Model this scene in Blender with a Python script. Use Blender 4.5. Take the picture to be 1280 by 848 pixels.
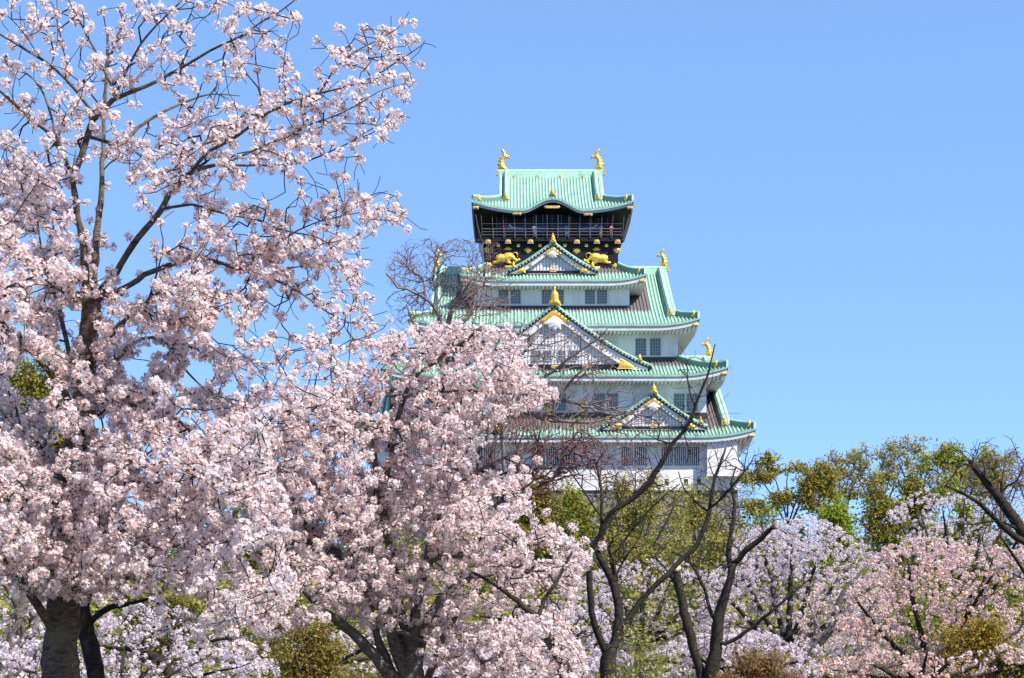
import bpy, math
import numpy as np

for _o in list(bpy.data.objects):
    bpy.data.objects.remove(_o, do_unlink=True)
scn = bpy.context.scene
COL = scn.collection
rng = np.random.default_rng(11)

# ------------------------------------------------------------------ camera, sky, sun, exposure
F, CXP, HY, EYE = 2000.0, 640.0, 740.0, 1.7          # focal length and horizon in photograph pixels
cam = bpy.data.cameras.new("camera")
cam.sensor_width = 36.0
cam.lens = F / 1280.0 * 36.0
cam.shift_y = (HY - 424.0) / 1280.0
cam.clip_start, cam.clip_end = 0.1, 12000.0
cam_ob = bpy.data.objects.new("camera", cam)
COL.objects.link(cam_ob)
cam_ob.location = (0, 0, EYE)
cam_ob.rotation_euler = (math.radians(90), 0, 0)
scn.camera = cam_ob

SUN = np.array([0.52, -0.37, 0.77]); SUN /= np.linalg.norm(SUN)
world = bpy.data.worlds.new("World"); scn.world = world; world.use_nodes = True
wn, wl = world.node_tree.nodes, world.node_tree.links
bg = wn["Background"]
sky = wn.new("ShaderNodeTexSky"); sky.sky_type = 'NISHITA'; sky.sun_disc = False
sky.sun_elevation = math.asin(SUN[2]); sky.sun_rotation = math.atan2(SUN[0], SUN[1])
sky.altitude = 0; sky.air_density = 0.3; sky.dust_density = 0.0; sky.ozone_density = 6.0
gam = wn.new("ShaderNodeGamma"); gam.inputs[1].default_value = 0.36       # softer fall-off of the sky towards the zenith
sky_mul = wn.new("ShaderNodeVectorMath"); sky_mul.operation = 'MULTIPLY'; sky_mul.inputs[1].default_value = (1.87, 2.74, 4.04)
wl.new(sky.outputs[0], gam.inputs[0]); wl.new(gam.outputs[0], sky_mul.inputs[0]); wl.new(sky_mul.outputs[0], bg.inputs[0])
bg.inputs[1].default_value = 0.1100
sl = bpy.data.lights.new("sun", 'SUN'); sl.energy = 5.0; sl.angle = math.radians(0.53); sl.color = (1.0, 0.955, 0.89)
sun = bpy.data.objects.new("sun", sl); COL.objects.link(sun)
from mathutils import Vector, Matrix
sun.rotation_euler = Vector(SUN).to_track_quat('Z', 'Y').to_euler()
sun.location = (60, -40, 90)
vs = scn.view_settings
scn.display_settings.display_device = 'sRGB'
vs.view_transform = 'Standard'; vs.look = 'None'; vs.gamma = 1.0; vs.use_curve_mapping = False
vs.exposure = 0.82
scn.cycles.max_bounces = 8; scn.cycles.diffuse_bounces = 5; scn.cycles.glossy_bounces = 3; scn.cycles.transmission_bounces = 4

# ------------------------------------------------------------------ helpers
def P(px, py, Y):
    return np.array([(px - CXP) / F * Y, Y, EYE + (HY - py) / F * Y])

def proj(p):
    p = np.asarray(p)
    return np.stack([CXP + p[:, 0] / p[:, 1] * F, HY - (p[:, 2] - EYE) / p[:, 1] * F], 1)

def nrm(v):
    v = np.asarray(v, float)
    return v / np.maximum(np.linalg.norm(v, axis=-1, keepdims=True), 1e-9)

def mesh_np(name, V, Q=None, T=None, col=None, mats=(), midx=None, smooth=False):
    V = np.asarray(V, np.float32).reshape(-1, 3)
    Q = np.zeros((0, 4), np.int32) if Q is None or len(Q) == 0 else np.asarray(Q, np.int32).reshape(-1, 4)
    T = np.zeros((0, 3), np.int32) if T is None or len(T) == 0 else np.asarray(T, np.int32).reshape(-1, 3)
    me = bpy.data.meshes.new(name)
    me.vertices.add(len(V)); me.vertices.foreach_set("co", V.ravel())
    nl = Q.size + T.size
    me.loops.add(nl); me.loops.foreach_set("vertex_index", np.concatenate([Q.ravel(), T.ravel()]).astype(np.int32))
    npoly = len(Q) + len(T)
    me.polygons.add(npoly)
    st = np.concatenate([np.arange(len(Q)) * 4, Q.size + np.arange(len(T)) * 3]).astype(np.int32)
    me.polygons.foreach_set("loop_start", st)
    if midx is not None:
        me.polygons.foreach_set("material_index", np.asarray(midx, np.int32))
    me.polygons.foreach_set("use_smooth", np.full(npoly, bool(smooth), dtype=bool))
    for m in mats: me.materials.append(m)
    me.update(calc_edges=True)
    if col is not None:
        a = me.color_attributes.new("col", 'FLOAT_COLOR', 'POINT')
        c = np.ones((len(V), 4), np.float32); c[:, :3] = col
        a.data.foreach_set("color", c.ravel())
    return me

def link(name, me, parent=None, loc=None):
    o = bpy.data.objects.new(name, me); COL.objects.link(o)
    if parent is not None: o.parent = parent
    if loc is not None: o.location = loc
    return o

def tag(o, label=None, cat=None, group=None, kind=None):
    if label: o["label"] = label
    if cat: o["category"] = cat
    if group: o["group"] = group
    if kind: o["kind"] = kind
    return o

def empty(name, loc, label, cat, group=None):
    o = bpy.data.objects.new(name, None); COL.objects.link(o); o.location = loc
    o.empty_display_size = 0.2
    return tag(o, label, cat, group)

class MB:
    """collects quads and triangles for ONE mesh object"""
    def __init__(s): s.v = []; s.q = []; s.t = []; s.c = []; s.n = 0
    def add(s, V, Q=None, T=None, c=None):
        V = np.asarray(V, float).reshape(-1, 3)
        s.v.append(V)
        if Q is not None and len(Q): s.q.append(np.asarray(Q, int).reshape(-1, 4) + s.n)
        if T is not None and len(T): s.t.append(np.asarray(T, int).reshape(-1, 3) + s.n)
        cc = np.ones((len(V), 3)); 
        if c is not None: cc[:] = np.asarray(c)
        s.c.append(cc); s.n += len(V)
    def box(s, x0, x1, y0, y1, z0, z1, c=None):
        V = [(x0,y0,z0),(x1,y0,z0),(x1,y1,z0),(x0,y1,z0),(x0,y0,z1),(x1,y0,z1),(x1,y1,z1),(x0,y1,z1)]
        s.add(V, [(0,3,2,1),(4,5,6,7),(0,1,5,4),(1,2,6,5),(2,3,7,6),(3,0,4,7)], c=c)
    def grid(s, G, c=None):
        G = np.asarray(G, float); a, b = G.shape[:2]
        i = np.arange(a * b).reshape(a, b)
        Q = np.stack([i[:-1, :-1], i[1:, :-1], i[1:, 1:], i[:-1, 1:]], -1).reshape(-1, 4)
        s.add(G.reshape(-1, 3), Q, c=None if c is None else np.asarray(c).reshape(-1, 3))
    def tube(s, pts, r, k=8, cap=True, flat=1.0, rough=0.0):
        pts = np.asarray(pts, float); n = len(pts); r = np.broadcast_to(np.asarray(r, float), (n,))
        V = sweep(pts, r, k, flat)
        if rough:                                             # knots and flutes of bark
            nz = rng.normal(0, 1, (n + 4, k)); nz = (nz[:-4] + nz[1:-3] + nz[2:-2] + nz[3:-1] + nz[4:]) / 5 ** .5 * .7 + rng.normal(0, .5, (n, k))
            nz = (nz + np.roll(nz, 1, 1)) / 1.5
            V = (pts[:, None] + (V.reshape(n, k, 3) - pts[:, None]) * (1 + rough * nz)[:, :, None]).reshape(-1, 3)
        i = np.arange(n * k).reshape(n, k); j = np.roll(i, -1, 1)
        Q = np.stack([i[:-1], j[:-1], j[1:], i[1:]], -1).reshape(-1, 4)
        T = []
        if cap:
            V = np.concatenate([V, pts[[0, -1]]])
            a, b = n * k, n * k + 1
            for m in range(k):
                T.append((a, j[0, m], i[0, m])); T.append((b, i[-1, m], j[-1, m]))
        s.add(V, Q, T)
    def prism(s, poly, fn, t0, t1):
        """polygon (2D, any order) extruded between t0 and t1 ; fn(u,v,t)->xyz"""
        from mathutils.geometry import tessellate_polygon
        poly = [tuple(p) for p in poly]; n = len(poly)
        tri = tessellate_polygon([[Vector((p[0], p[1], 0)) for p in poly]])
        V = [fn(p[0], p[1], t0) for p in poly] + [fn(p[0], p[1], t1) for p in poly]
        T = [tuple(t) for t in tri] + [(t[2] + n, t[1] + n, t[0] + n) for t in tri]
        Q = [(i, (i + 1) % n, (i + 1) % n + n, i + n) for i in range(n)]
        s.add(V, Q, T)
    def build(s, name, mat, parent=None, smooth=False, loc=None):
        V = np.concatenate(s.v)
        Q = np.concatenate(s.q) if s.q else None; T = np.concatenate(s.t) if s.t else None
        me = mesh_np(name, V, Q, T, col=np.concatenate(s.c), mats=[mat], smooth=smooth)
        return link(name, me, parent, loc)

def sweep(pts, r, k, flat=1.0):
    t = np.gradient(pts, axis=0); t = nrm(t)
    ref = np.tile(np.array([0.0, 0.0, 1.0]), (len(pts), 1))
    mean = nrm(pts[-1] - pts[0])
    if abs(mean[2]) > 0.75: ref[:] = (0.0, 1.0, 0.0)
    a = nrm(np.cross(ref, t)); b = np.cross(t, a)
    ang = np.linspace(0, 2 * np.pi, k, endpoint=False)
    return (pts[:, None] + (a[:, None] * np.cos(ang)[None, :, None] + b[:, None] * np.sin(ang)[None, :, None] * flat) * r[:, None, None]).reshape(-1, 3)

def relief(mb, poly, fn, depth, res=0.08, two=False):
    """inflated relief of an outline: fn(u,v,h)->xyz ; h rises from the edge inwards"""
    poly = np.asarray(poly, float)
    a = poly; b = np.roll(poly, -1, 0)
    lo, hi = poly.min(0) - res, poly.max(0) + res
    xs = np.arange(lo[0], hi[0] + res, res); ys = np.arange(lo[1], hi[1] + res, res)
    X, Y = np.meshgrid(xs, ys, indexing='ij'); pt = np.stack([X.ravel(), Y.ravel()], 1)
    ins = np.zeros(len(pt), bool); dist = np.full(len(pt), 1e9)
    near = np.zeros((len(pt), 2))
    for p, q in zip(a, b):
        cond = ((p[1] > pt[:, 1]) != (q[1] > pt[:, 1]))
        with np.errstate(divide='ignore', invalid='ignore'):
            xi = (q[0] - p[0]) * (pt[:, 1] - p[1]) / (q[1] - p[1]) + p[0]
        ins ^= cond & (pt[:, 0] < xi)
        e = q - p; tt = np.clip(((pt - p) @ e) / max(e @ e, 1e-12), 0, 1)
        pr = p + tt[:, None] * e; dd = np.linalg.norm(pt - pr, axis=1)
        m = dd < dist; dist[m] = dd[m]; near[m] = pr[m]
    n0, n1 = X.shape
    I = ins.reshape(n0, n1)
    cell = I[:-1, :-1] | I[1:, :-1] | I[1:, 1:] | I[:-1, 1:]
    uv = np.where(ins[:, None], pt, near)
    h = np.where(ins, np.sqrt(np.maximum(dist, 0)), 0); h = depth * h / max(h.max(), 1e-6)
    idx = np.arange(n0 * n1).reshape(n0, n1)
    Q = np.stack([idx[:-1, :-1], idx[1:, :-1], idx[1:, 1:], idx[:-1, 1:]], -1)[cell]
    used = np.unique(Q); mp = np.full(n0 * n1, -1); mp[used] = np.arange(len(used))
    V = np.array([fn(uv[i, 0], uv[i, 1], h[i] + 0.02) for i in used])
    mb.add(V, mp[Q])
    V2 = np.array([fn(uv[i, 0], uv[i, 1], -(h[i] + 0.02) if two else 0.0) for i in used])
    mb.add(V2, mp[Q][:, ::-1])

# ------------------------------------------------------------------ materials
def newmat(name):
    m = bpy.data.materials.new(name); m.use_nodes = True
    return m, m.node_tree.nodes, m.node_tree.links, m.node_tree.nodes["Principled BSDF"]

def plain(name, col, rough=0.7, metal=0.0, var=0.12, scale=3.0, bump=0.0, bscale=20.0, spec=0.4):
    m, n, l, b = newmat(name)
    tc = n.new("ShaderNodeTexCoord"); nz = n.new("ShaderNodeTexNoise")
    nz.inputs["Scale"].default_value = scale; nz.inputs["Detail"].default_value = 6
    l.new(tc.outputs["Object"], nz.inputs["Vector"])
    r = n.new("ShaderNodeValToRGB"); c = np.array(col)
    r.color_ramp.elements[0].position = 0.3; r.color_ramp.elements[1].position = 0.7
    r.color_ramp.elements[0].color = (*np.clip(c * (1 - var), 0, 1), 1); r.color_ramp.elements[1].color = (*np.clip(c * (1 + var), 0, 1), 1)
    l.new(nz.outputs["Fac"], r.inputs[0]); l.new(r.outputs[0], b.inputs["Base Color"])
    b.inputs["Roughness"].default_value = rough; b.inputs["Metallic"].default_value = metal
    b.inputs["Specular IOR Level"].default_value = spec
    if bump:
        n2 = n.new("ShaderNodeTexNoise"); n2.inputs["Scale"].default_value = bscale; n2.inputs["Detail"].default_value = 8
        l.new(tc.outputs["Object"], n2.inputs["Vector"])
        bp = n.new("ShaderNodeBump"); bp.inputs["Strength"].default_value = bump; bp.inputs["Distance"].default_value = 0.05
        l.new(n2.outputs["Fac"], bp.inputs["Height"]); l.new(bp.outputs[0], b.inputs["Normal"])
    return m

def leafmat(name, trans=0.35, rough=0.6):
    """albedo from the 'col' attribute, thin leaf / petal that lets light through"""
    m, n, l, b = newmat(name)
    at = n.new("ShaderNodeAttribute"); at.attribute_name = "col"
    l.new(at.outputs["Color"], b.inputs["Base Color"])
    b.inputs["Roughness"].default_value = rough; b.inputs["Specular IOR Level"].default_value = 0.2
    tr = n.new("ShaderNodeBsdfTranslucent"); l.new(at.outputs["Color"], tr.inputs["Color"])
    mx = n.new("ShaderNodeMixShader"); mx.inputs[0].default_value = trans
    l.new(b.outputs[0], mx.inputs[1]); l.new(tr.outputs[0], mx.inputs[2])
    l.new(mx.outputs[0], n["Material Output"].inputs["Surface"])
    return m

def barkmat(name, c0, c1, moss=None, mossamt=0.0, scale=1.0):
    m, n, l, b = newmat(name)
    tc = n.new("ShaderNodeTexCoord")
    mp = n.new("ShaderNodeMapping"); mp.inputs["Scale"].default_value = (14 * scale, 14 * scale, 34 * scale)
    l.new(tc.outputs["Object"], mp.inputs["Vector"])
    nz = n.new("ShaderNodeTexNoise"); nz.inputs["Scale"].default_value = 1.0; nz.inputs["Detail"].default_value = 9; nz.inputs["Roughness"].default_value = 0.65
    l.new(mp.outputs[0], nz.inputs["Vector"])
    r = n.new("ShaderNodeValToRGB")
    r.color_ramp.elements[0].position = 0.35; r.color_ramp.elements[0].color = (*c0, 1)
    r.color_ramp.elements[1].position = 0.72; r.color_ramp.elements[1].color = (*c1, 1)
    l.new(nz.outputs["Fac"], r.inputs[0])
    out = r.outputs[0]
    if moss:
        n2 = n.new("ShaderNodeTexNoise"); n2.inputs["Scale"].default_value = 2.6 * scale; n2.inputs["Detail"].default_value = 7
        l.new(tc.outputs["Object"], n2.inputs["Vector"])
        r2 = n.new("ShaderNodeValToRGB"); r2.color_ramp.elements[0].position = 0.5; r2.color_ramp.elements[1].position = 0.68
        r2.color_ramp.elements[1].color = (mossamt,) * 3 + (1,)
        l.new(n2.outputs["Fac"], r2.inputs[0])
        mix = n.new("ShaderNodeMix"); mix.data_type = 'RGBA'
        l.new(r2.outputs[0], mix.inputs[0]); l.new(out, mix.inputs[6]); mix.inputs[7].default_value = (*moss, 1)
        out = mix.outputs[2]
    l.new(out, b.inputs["Base Color"]); b.inputs["Roughness"].default_value = 0.85; b.inputs["Specular IOR Level"].default_value = 0.25
    bp = n.new("ShaderNodeBump"); bp.inputs["Strength"].default_value = 0.7; bp.inputs["Distance"].default_value = 0.02
    l.new(nz.outputs["Fac"], bp.inputs["Height"]); l.new(bp.outputs[0], b.inputs["Normal"])
    return m
# ------------------------------------------------------------------ materials of the keep
def coppermat():
    """verdigris copper tiles; 'col' red channel = how much patina a spot has grown (rain reaches it) """
    m, n, l, b = newmat("verdigris_copper")
    at = n.new("ShaderNodeAttribute"); at.attribute_name = "col"
    sp = n.new("ShaderNodeSeparateColor"); l.new(at.outputs["Color"], sp.inputs[0])
    tc = n.new("ShaderNodeTexCoord")
    nz = n.new("ShaderNodeTexNoise"); nz.inputs["Scale"].default_value = 0.9; nz.inputs["Detail"].default_value = 8; nz.inputs["Roughness"].default_value = 0.7
    l.new(tc.outputs["Object"], nz.inputs["Vector"])
    g = n.new("ShaderNodeValToRGB")
    g.color_ramp.elements[0].position = 0.3; g.color_ramp.elements[0].color = (0.25, 0.44, 0.325, 1)
    g.color_ramp.elements[1].position = 0.7; g.color_ramp.elements[1].color = (0.47, 0.72, 0.56, 1)
    l.new(nz.outputs["Fac"], g.inputs[0])
    n2 = n.new("ShaderNodeTexNoise"); n2.inputs["Scale"].default_value = 2.2; n2.inputs["Detail"].default_value = 6
    mp = n.new("ShaderNodeMapping"); mp.inputs["Scale"].default_value = (1.6, 0.35, 0.35)
    l.new(tc.outputs["Object"], mp.inputs["Vector"]); l.new(mp.outputs[0], n2.inputs["Vector"])
    ad = n.new("ShaderNodeMath"); ad.operation = 'MULTIPLY_ADD'; ad.inputs[1].default_value = 0.8; ad.inputs[2].default_value = -0.38
    l.new(n2.outputs["Fac"], ad.inputs[0])
    su = n.new("ShaderNodeMath"); su.operation = 'ADD'; su.use_clamp = True
    l.new(sp.outputs[0], su.inputs[0]); l.new(ad.outputs[0], su.inputs[1])
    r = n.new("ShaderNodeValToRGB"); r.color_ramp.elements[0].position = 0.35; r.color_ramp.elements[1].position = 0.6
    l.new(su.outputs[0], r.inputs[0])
    # grime between the round tiles, painted shade on ridge bars (green channel of 'col')
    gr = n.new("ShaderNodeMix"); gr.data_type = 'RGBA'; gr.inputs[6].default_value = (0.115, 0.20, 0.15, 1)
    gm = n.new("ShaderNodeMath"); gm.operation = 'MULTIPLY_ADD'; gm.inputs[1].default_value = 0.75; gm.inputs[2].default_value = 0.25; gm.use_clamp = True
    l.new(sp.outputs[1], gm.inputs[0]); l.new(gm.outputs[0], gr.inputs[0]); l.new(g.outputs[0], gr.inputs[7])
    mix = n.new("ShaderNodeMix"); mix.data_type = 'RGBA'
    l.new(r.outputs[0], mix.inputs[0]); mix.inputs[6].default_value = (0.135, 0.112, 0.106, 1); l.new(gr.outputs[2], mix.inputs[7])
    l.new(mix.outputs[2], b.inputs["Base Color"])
    b.inputs["Roughness"].default_value = 0.55; b.inputs["Specular IOR Level"].default_value = 0.35
    return m

M_cop = coppermat()
M_copd = plain("dark_copper", (0.045, 0.036, 0.036), 0.5, var=0.3)  # on the wall strips this dark tone carries the eave shade
def plaster():
    """lime plaster with faint rain streaks"""
    m, n, l, b = newmat("white_plaster")
    tc = n.new("ShaderNodeTexCoord"); mp = n.new("ShaderNodeMapping"); mp.inputs["Scale"].default_value = (1.3, 1.3, .12)
    l.new(tc.outputs["Object"], mp.inputs["Vector"])
    nz = n.new("ShaderNodeTexNoise"); nz.inputs["Scale"].default_value = 1.0; nz.inputs["Detail"].default_value = 9; nz.inputs["Roughness"].default_value = .7
    l.new(mp.outputs[0], nz.inputs["Vector"])
    n2 = n.new("ShaderNodeTexNoise"); n2.inputs["Scale"].default_value = .35; n2.inputs["Detail"].default_value = 5; l.new(tc.outputs["Object"], n2.inputs["Vector"])
    ml = n.new("ShaderNodeMath"); ml.operation = 'MULTIPLY'; l.new(nz.outputs["Fac"], ml.inputs[0]); l.new(n2.outputs["Fac"], ml.inputs[1])
    r = n.new("ShaderNodeValToRGB"); r.color_ramp.elements[0].position = .12; r.color_ramp.elements[0].color = (.58, .53, .52, 1)
    r.color_ramp.elements[1].position = .30; r.color_ramp.elements[1].color = (.78, .725, .71, 1)
    l.new(ml.outputs[0], r.inputs[0]); l.new(r.outputs[0], b.inputs["Base Color"]); b.inputs["Roughness"].default_value = .85; b.inputs["Specular IOR Level"].default_value = .25
    return m
M_white = plaster()
M_soff = plain("white_plastered_eaves", (0.74, 0.68, 0.665), 0.85, var=0.06, scale=0.8)
M_fasc = plain("white_eave_board", (0.56, 0.54, 0.54), 0.85, var=0.1, scale=1.5)
M_black = plain("black_lacquered_wood", (0.012, 0.012, 0.016), 0.6, var=0.3, spec=0.2)
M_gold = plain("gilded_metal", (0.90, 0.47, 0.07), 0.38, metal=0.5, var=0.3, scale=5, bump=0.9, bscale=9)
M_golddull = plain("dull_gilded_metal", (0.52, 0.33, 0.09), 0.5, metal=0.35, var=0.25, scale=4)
M_silver = plain("grey_eave_board", (0.60, 0.60, 0.62), 0.5, var=0.08)
M_rail = plain("weathered_railing_wood", (0.095, 0.08, 0.083), 0.6, var=0.2)
M_wire = plain("net_wire", (0.14, 0.13, 0.14), 0.5, var=0.1)
M_pane = plain("dark_window_glass", (0.10, 0.11, 0.13), 0.25, var=0.2, scale=0.8, spec=0.5)
M_lat = plain("grey_window_lattice", (0.30, 0.31, 0.34), 0.7, var=0.1)
M_bar = plain("brown_window_bar", (0.24, 0.19, 0.17), 0.7, var=0.15)
M_hole = plain("dark_recess", (0.03, 0.028, 0.03), 0.8)
M_slatback = plain("grey_gable_backing", (0.62, 0.60, 0.59), 0.8)
M_blue = plain("blue_painted_panel", (0.035, 0.075, 0.20), 0.5, var=0.4, scale=1.2)
M_crane = plain("pale_crane_relief", (0.55, 0.55, 0.50), 0.5)

def stonemat():
    m, n, l, b = newmat("castle_granite_blocks")
    tc = n.new("ShaderNodeTexCoord"); mp = n.new("ShaderNodeMapping"); mp.inputs["Scale"].default_value = (0.62, 0.62, 0.95)
    l.new(tc.outputs["Object"], mp.inputs["Vector"])
    vo = n.new("ShaderNodeTexVoronoi"); vo.feature = 'DISTANCE_TO_EDGE'; vo.inputs["Scale"].default_value = 1.0
    l.new(mp.outputs[0], vo.inputs["Vector"])
    v2 = n.new("ShaderNodeTexVoronoi"); v2.inputs["Scale"].default_value = 1.0; l.new(mp.outputs[0], v2.inputs["Vector"])
    nz = n.new("ShaderNodeTexNoise"); nz.inputs["Scale"].default_value = 1.5; nz.inputs["Detail"].default_value = 8; l.new(tc.outputs["Object"], nz.inputs["Vector"])
    h = n.new("ShaderNodeSeparateColor"); l.new(v2.outputs["Color"], h.inputs[0])
    c = n.new("ShaderNodeValToRGB")
    c.color_ramp.elements[0].color = (0.10, 0.085, 0.082, 1); c.color_ramp.elements[1].color = (0.24, 0.21, 0.20, 1)
    ad = n.new("ShaderNodeMath"); ad.operation = 'MULTIPLY_ADD'; ad.inputs[1].default_value = 0.6; ad.inputs[2].default_value = 0.0
    l.new(h.outputs[0], ad.inputs[0])
    a2 = n.new("ShaderNodeMath"); a2.operation = 'MULTIPLY_ADD'; a2.inputs[1].default_value = 0.5
    l.new(nz.outputs["Fac"], a2.inputs[0]); l.new(ad.outputs[0], a2.inputs[2]); l.new(a2.outputs[0], c.inputs[0])
    e = n.new("ShaderNodeValToRGB"); e.color_ramp.elements[0].position = 0.0; e.color_ramp.elements[1].position = 0.07
    l.new(vo.outputs["Distance"], e.inputs[0])
    mix = n.new("ShaderNodeMix"); mix.data_type = 'RGBA'; l.new(e.outputs[0], mix.inputs[0]); mix.inputs[6].default_value = (0.03, 0.027, 0.025, 1)
    l.new(c.outputs[0], mix.inputs[7]); l.new(mix.outputs[2], b.inputs["Base Color"]); b.inputs["Roughness"].default_value = 0.9
    bp = n.new("ShaderNodeBump"); bp.inputs["Strength"].default_value = 0.8; bp.inputs["Distance"].default_value = 0.3
    l.new(e.outputs[0], bp.inputs["Height"]); l.new(bp.outputs[0], b.inputs["Normal"])
    return m
M_stone = stonemat()

# ------------------------------------------------------------------ the keep
KX, KY = 5.35, 222.0
keep = empty("castle_keep", (KX, KY, 0.0),
             "tall white castle keep with stacked green copper roofs and gold ornaments on a stone base", "castle")
def lx(px, yl): return (px - CXP) / F * (KY + yl) - KX        # photograph px at a local depth -> local x
def lz(py, yl): return EYE + (HY - py) / F * (KY + yl)

def xf(k, D):
    def f(s, d, z):
        y = D - d
        return (s, -y, z) if k == 0 else (y, s, z) if k == 1 else (-s, y, z) if k == 2 else (-y, -s, z)
    return f

RIB = [(-.5, 0), (-.27, 0), (-.2, .62), (-.09, 1), (.09, 1), (.2, .62), (.27, 0)]
def cols(s0, s1, pitch):
    n = max(1, int(round((s1 - s0) / pitch))); p = (s1 - s0) / n
    S, H = [], []
    for i in range(n):
        for o, h in RIB: S.append(s0 + (i + .5 + o) * p); H.append(h)
    S.append(s1); H.append(0)
    return np.array(S), np.array(H)

BELL = [(-.46,0),(.46,0),(.42,.18),(.30,.34),(.28,.62),(.20,.80),(.09,.86),(.08,1.02),(.0,1.16),(-.08,1.02),(-.09,.86),(-.20,.80),(-.28,.62),(-.30,.34),(-.42,.18)]
STAR = [(0,.0),(.12,.30),(.20,.02),(.26,.34),(.62,.30),(.40,.52),(.62,.74),(.22,.72),(.20,1.0),(0,.80),(-.20,1.0),(-.22,.72),(-.62,.74),(-.40,.52),(-.62,.30),(-.26,.34),(-.20,.02),(-.12,.30)]
WING = [(-.55,.28),(-.42,.1),(-.2,.0),(0,.06),(.2,.0),(.42,.1),(.55,.28),(.3,.36),(.22,.62),(-.22,.62),(-.3,.36)]
LIP = [(-.55,.3),(-.45,.05),(.45,.05),(.55,.3),(.45,.55),(-.45,.55)]

def gold(name, poly, x, y, z, w, h=None, depth=.14, mat=None, parent=None, res=None):
    h = w if h is None else h
    p = [(a * w, b * h) for a, b in poly]; mb = MB()
    relief(mb, p, lambda u, v, t: (x + u, y - t, z + v), depth, res or max(w, h) / 14)
    return mb.build(name, mat or M_gold, parent or keep, smooth=True)

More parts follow.
